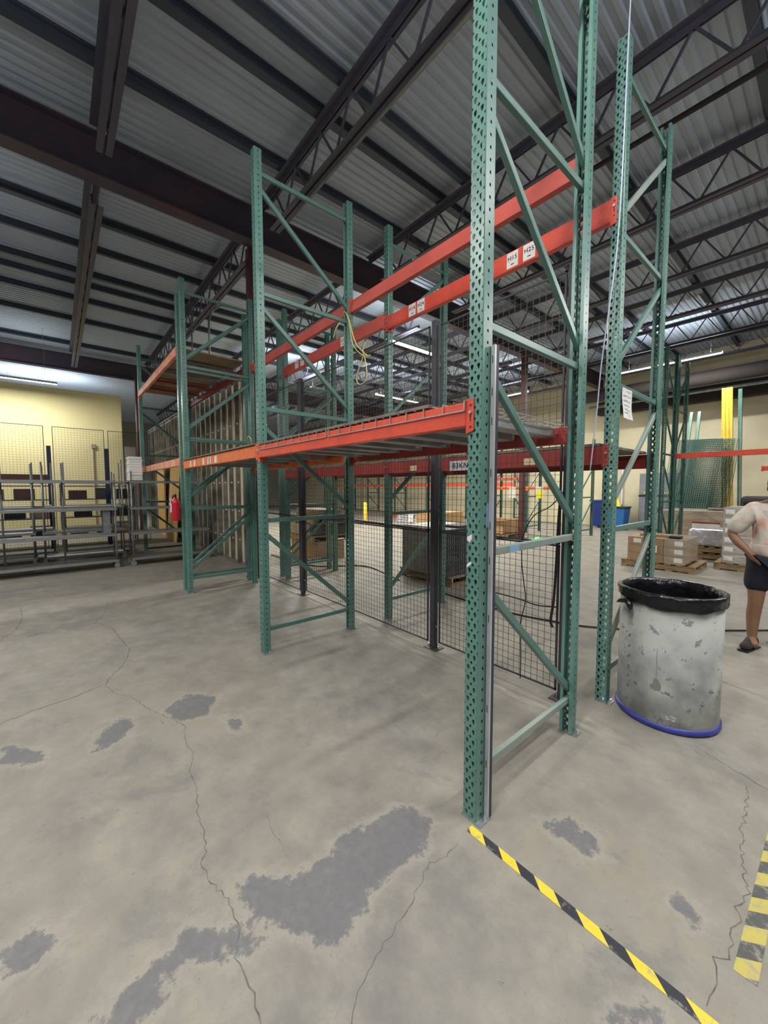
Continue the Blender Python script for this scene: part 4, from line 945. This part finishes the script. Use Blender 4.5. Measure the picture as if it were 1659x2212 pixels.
# leaning yellow upright, green uprights and wire bundles
for k in range(3):
    yel = link('leaning_upright', get_post(90, YELL), None, (-.92 + .08 * k, 12.5, 0.0)); yel.scale = (1.0, 1.2, .98); yel.rotation_euler = (R(-9), R(-3.5), 0)
    tag(yel, 'bright yellow perforated upright leaning against the concrete wall, %s of three' % ['left', 'middle', 'right'][k], 'rack upright')
for k, (x, rx, ry) in enumerate(((-.60, -9, -3), (-2.25, -11, 2), (-2.0, -11, 1))):
    g_ = link('leaning_upright', get_post(90 if k == 0 else 84, GREEN), None, (x, [12.5, 13.5, 13.6][k], 0)); g_.scale = (1.1, 1, .96); g_.rotation_euler = (R(rx), R(ry), 0)
    tag(g_, 'green perforated upright leaning on the wall, %s' % ['right beside the yellow one', 'farthest left of the bundle', 'just above the wire bundle'][k], 'rack upright')
for k in range(5):
    t = thing('wire_deck', 'green wire deck leaning upright on the wall, %s in its bundle' % ['front', 'second', 'middle', 'fourth', 'rear'][k], 'wire deck', (-2.38 + .10 * k, 12.1 + .12 * k, 0))
    t.rotation_euler = (R(-8), R(3), R(-8)); mb = MB()
    for i in range(22): mb.bar((i * .05, 0, 0), (i * .05, 0, 3.0), .010, .010)
    for i in range(61): mb.bar((0, .006, i * .05), (1.05, .006, i * .05), .010, .010)
    mb.build('wire_grid', GREEN2 if k % 2 else BRACE, t); MB().box(0, .01, 0, 1.04, .03, .04).build('bottom_rail', GREEN2, t)
cb = thing('steel_cabinet', 'grey double door cabinet against the concrete wall', 'cabinet', (-3.15, 15.3, 0))
MB().box(-.55, -.3, .05, .55, .3, 2.1).build('cabinet_body', CABG, cb, bevel=.01)
for s in (-1, 1):
    d_ = MB().box(min(0, s * .53) + .005, -.325, .1, max(0, s * .53) - .005, -.302, 1.25).build('door', CABG, cb, bevel=.004); MB().box(s * .06 - .01, -.345, .7, s * .06 + .01, -.325, .85).build('handle', BLACK, d_)
    d_ = MB().box(min(0, s * .53) + .005, -.325, 1.32, max(0, s * .53) - .005, -.302, 2.05).build('door', CABG, cb, bevel=.004); MB().box(s * .3 - .1, -.33, 1.38, s * .3 + .1, -.325, 1.42).build('yellow_strip', YELL, d_)
MB().box(-.56, -.33, 1.25, .56, -.3, 1.31).build('trim_band', BLACK, cb)
def wheelie(x, y, s, m_, label, lidm):
    t = thing('rolling_bin', label, 'bin', (x, y, 0)); mb = MB(); n_ = len(mb.v)
    b_ = [(-.26, -.28), (.26, -.28), (.26, .28), (-.26, .28)]; t_ = [(-.33, -.36), (.33, -.36), (.33, .36), (-.33, .36)]
    mb.v += [(a * s, b * s, .06) for a, b in b_] + [(a * s, b * s, .92 * s) for a, b in t_]
    for q in ((3, 2, 1, 0), (4, 5, 6, 7), (0, 1, 5, 4), (1, 2, 6, 5), (2, 3, 7, 6), (3, 0, 4, 7)): mb.f.append(q); mb.mi.append(0)
    mb.build('bin_body', m_, t, bevel=.02); MB().box(-.35 * s, -.38 * s, .92 * s, .35 * s, .38 * s, .98 * s).build('lid', lidm, t, bevel=.01)
    for q in (-1, 1): MB().tube([(q * .24 * s, .2 * s, .09), (q * .28 * s, .2 * s, .09)], .09, 14).build('wheel', BLACK, t)
wheelie(-4.95, 15.2, 1.12, BLUEB, 'dark blue lidded bin at the foot of the concrete wall', BLUEB); wheelie(-4.22, 14.6, .9, BLUEL, 'light blue bin beside the dark blue bin', BLACK)
wc = tag(MB().prism([(-.14, 0), (.14, 0), (0, .42)], 1, -.01, .01).build('warning_card', YSIGN), 'yellow triangular card standing on the light blue bin', 'warning card'); wc.location = (-4.3, 14.6, .885)
tag(MB().box(-4.6, 15.93, .9, -4.55, 15.99, 2.4).build('white_pipe', WHITE), 'white pipe fixed on the concrete wall above the bins', 'pipe')
wr = thing('wire_rack_basket', 'small white wire rack standing on the brown shelf by the drum frame', 'wire rack', (-.75, 2.2, 1.897)); mb = MB()
for i in range(4): mb.bar((i * .06, 0, 0), (i * .06, 0, .26), .006, .006); mb.bar((i * .06, .15, 0), (i * .06, .15, .26), .006, .006)
for z in (.005, .13): mb.bar((0, 0, z), (.18, 0, z), .006, .006); mb.bar((0, .15, z), (.18, .15, z), .006, .006)
mb.build('wire_frame', WHITE, wr)
for k, (x, y, h_) in enumerate(((.18, 12.6, 1.75), (.52, 12.6, 1.70), (-.25, 12.8, 1.35))):
    t = thing('floor_machine', 'black upright floor machine at the right edge, %s' % ['left of the tall two', 'right of the tall two', 'wide low one'][k], 'machine', (x, y, 0))
    if k < 2:
        MB().lathe([(.0, .05), (.15, .05), (.15, h_ - .75), (.11, h_ - .55), (.10, h_ - .12), (.06, h_ - .02), (0, h_)], 18).build('body', BLACK, t, smooth=True); MB().tube([(-.02, -.11, h_ - .16), (-.02, -.13, h_ - .16)], .03, 12).build('gauge', BOLT, t)
        MB().tube([(-.12, -.1, .05), (.12, -.1, .05)], .05, 12).build('wheel_pair', CRATED, t)
    else:
        MB().box(-.35, -.3, .1, .35, .3, h_).build('body', CRATED, t, bevel=.06); MB().box(-.3, -.32, .5, .3, -.3, 1.2).build('front_panel', BLACK, t)
        for s in (-1, 1): MB().tube([(s * .36, 0, .1), (s * .30, 0, .1)], .1, 12).build('wheel', BLACK, t)

# ------------------------------------------------------------ person at the right edge
def skin(name, verts, edges, radii, m_, parent, sub=2, root=0):
    me = bpy.data.meshes.new(name); me.from_pydata(verts, edges, []); o = bpy.data.objects.new(name, me); col.objects.link(o); o.parent = parent
    md = o.modifiers.new('skin', 'SKIN'); md.use_smooth_shade = True
    if not me.skin_vertices:
        bm_ = __import__('bmesh').new(); bm_.from_mesh(me); bm_.verts.layers.skin.verify(); bm_.to_mesh(me); bm_.free()
    for i, r_ in enumerate(radii): me.skin_vertices[0].data[i].radius = r_ if isinstance(r_, tuple) else (r_, r_)
    me.skin_vertices[0].data[root].use_root = True
    s_ = o.modifiers.new('sub', 'SUBSURF'); s_.levels = sub; s_.render_levels = sub
    me.materials.append(m_); return o
pe = thing('person', 'person at right edge in tie-dye shirt, black shorts and dark shoes, hand at hip', 'person', (.70, 3.75, 0), R(22))
V = [(0, 0, .94), (0, .01, 1.08), (0, .01, 1.24), (0, .01, 1.36), (0, -.01, 1.45), (0, -.02, 1.50),           # 0-5 spine, neck
     (-.15, .01, 1.365), (-.23, .02, 1.30), (-.315, .05, 1.13), (-.27, -.02, 1.04), (-.20, -.10, .955),           # 6-10 right arm to wrist
     (.15, .01, 1.365), (.22, .02, 1.28), (.25, .03, 1.08), (.265, -.01, .95), (.27, -.05, .83),                   # 11-15 left arm
     (-.10, 0, .88), (-.115, -.01, .70), (-.12, -.03, .48), (-.125, -.0, .34), (-.125, .0, .10),                  # 16-20 right leg
     (.10, 0, .88), (.12, .04, .70), (.13, .08, .48), (.13, .16, .34), (.13, .22, .12),                           # 21-25 left leg
     (-.125, -.10, .05), (.13, .12, .05)]
E_ = [(0, 1), (1, 2), (2, 3), (3, 4), (4, 5), (3, 6), (6, 7), (7, 8), (8, 9), (9, 10), (3, 11), (11, 12), (12, 13), (13, 14), (14, 15), (0, 16), (16, 17), (17, 18), (18, 19), (19, 20), (0, 21), (21, 22), (22, 23), (23, 24), (24, 25), (20, 26), (25, 27)]
Rd = [(.15, .11), (.145, .105), (.155, .11), (.14, .10), .06, .055, .075, .055, .042, .042, .028, .075, .055, .042, .038, .027, .10, .085, .06, .058, .038, .10, .085, .06, .058, .038, .035, .035]
# hands: palm then fingers and thumb, part of the same body
def hand(w, d, side, up):
    w = Vector(w); d = Vector(d).normalized(); sd = Vector(side).normalized(); base = len(V); wi = w
    pw = w + d * .045; V.append(tuple(pw)); Rd.append((.030, .016))
    return base, pw, d, sd
def grow(idx, d, sd, curl):
    w = Vector(V[idx]); d = Vector(d).normalized(); sd = Vector(sd).normalized(); cu = Vector(curl).normalized()
    V.append(tuple(w + d * .05)); Rd.append((.034, .017)); E_.append((idx, len(V) - 1)); p = len(V) - 1; P = Vector(V[p])
    for off, ln in ((-.030, .065), (-.010, .078), (.011, .073), (.030, .058)):
        a = P + sd * off + d * .035; b = a + (d * .8 + cu * .35) * ln * .5; c = b + (d * .5 + cu * .8) * ln * .45
        i = len(V); V.extend([tuple(a), tuple(b), tuple(c)]); Rd.extend([.0095, .0085, .0072]); E_.extend([(p, i), (i, i + 1), (i + 1, i + 2)])
    a = Vector(V[p]) - d * .015 - sd * .045; b = a + (d * .8 - sd * .4) * .035; i = len(V); V.extend([tuple(a), tuple(b)]); Rd.extend([.011, .009]); E_.extend([(p, i), (i, i + 1)])
grow(10, (.45, -.1, -.8), (.2, -1, 0), (.3, .9, 0)); grow(15, (.02, -.1, -1), (.1, -1, 0), (-.9, 0, 0))
skin('body', V, E_, Rd, SKIN, pe, 2)
hd = MB(); S1, S2 = 20, 16
for i in range(S2 + 1):
    ph_ = math.pi * i / S2
    for j in range(S1):
        t_ = 2 * math.pi * j / S1; x = .074 * math.sin(ph_) * math.cos(t_); y = .092 * math.sin(ph_) * math.sin(t_); z = .115 * math.cos(ph_)
        if z < -.03: x *= 1 - (-.03 - z) * 3.0; y = y * (1 - (-.03 - z) * 1.5) - .012
        if abs(math.cos(t_)) < .35 and math.sin(t_) < 0 and -.05 < z < .01: y -= .016 * (1 - abs(math.cos(t_)) / .35)
        if math.sin(t_) < -.2 and .01 <= z < .03 and .25 < abs(math.cos(t_)) < .75: y += .010
        hd.v.append((x, y, z))
for i in range(S2):
    for j in range(S1): hd.f.append((i * S1 + j, i * S1 + (j + 1) % S1, (i + 1) * S1 + (j + 1) % S1, (i + 1) * S1 + j)); hd.mi.append(0)
h_ = hd.build('head', SKIND, pe, smooth=True); h_.location = (0, -.03, 1.575)
for s in (-1, 1):
    MB().lathe([(0, -.005), (.009, -.003), (.011, .004), (0, .008)], 10).build('eye', WHITE, h_).location = (s * .028, -.086, .012)
    e_ = MB().lathe([(.006, -.028), (.012, -.015), (.013, .01), (.006, .026)], 8).build('ear', SKIND, h_, smooth=True); e_.location = (s * .075, .005, -.005)
MB().box(-.024, -.094, -.062, .024, -.084, -.054).build('mouth', mat('lips', (.16, .05, .045), .6), h_, bevel=.003)
cp_ = MB(); cp_.lathe([(.082, .02), (.084, .05), (.078, .09), (.055, .118), (.02, .128), (0, .129)], 22); cp_.build('cap', HAIR, h_, smooth=True).scale = (1, 1.18, 1)
MB().prism([(-.07, -.06), (.07, -.06), (.06, -.13), (.03, -.165), (-.03, -.165), (-.06, -.13)], 2, .028, .036).build('cap_brim', HAIR, h_, bevel=.003)
SV = [(0, .01, .855), (0, .01, 1.02), (0, .01, 1.2), (0, .01, 1.35), (0, 0, 1.425), (-.16, .01, 1.36), (-.245, .025, 1.25), (-.312, .045, 1.125), (.16, .01, 1.36), (.225, .02, 1.25), (.245, .03, 1.12)]
SE = [(0, 1), (1, 2), (2, 3), (3, 4), (3, 5), (5, 6), (6, 7), (3, 8), (8, 9), (9, 10)]
SR = [(.20, .165), (.195, .155), (.18, .14), (.16, .12), (.085, .075), .095, .09, .082, .092, .085, .085]
skin('shirt', SV, SE, SR, SHIRT, pe, 2, root=2)
HV = [(0, 0, .95), (-.085, 0, .87), (-.11, -.005, .72), (-.12, -.02, .55), (.085, 0, .87), (.115, .03, .72), (.125, .06, .56)]
skin('shorts', HV, [(0, 1), (1, 2), (2, 3), (0, 4), (4, 5), (5, 6)], [(.16, .125), .115, .108, .105, .115, .108, .105], SHORT, pe, 2)
def shoe(x, y, z, tilt, rz):
    v = [(0, .06, .062), (0, .01, .070), (0, -.06, .046), (0, -.13, .038), (0, -.165, .034)]
    o = skin('shoe', v, [(0, 1), (1, 2), (2, 3), (3, 4)], [(.050, .062), (.053, .066), (.050, .046), (.049, .038), (.038, .032)], SHOE, pe, 2); o.location = (x, y, z); o.rotation_euler = (tilt, 0, rz)
    MB().box(-.042, -.185, -.004, .042, .10, .010).build('sole', BLACK, o, bevel=.004)
shoe(-.125, -.0, .006, 0, R(-35)); shoe(.13, .22, .03, R(16), R(-15))
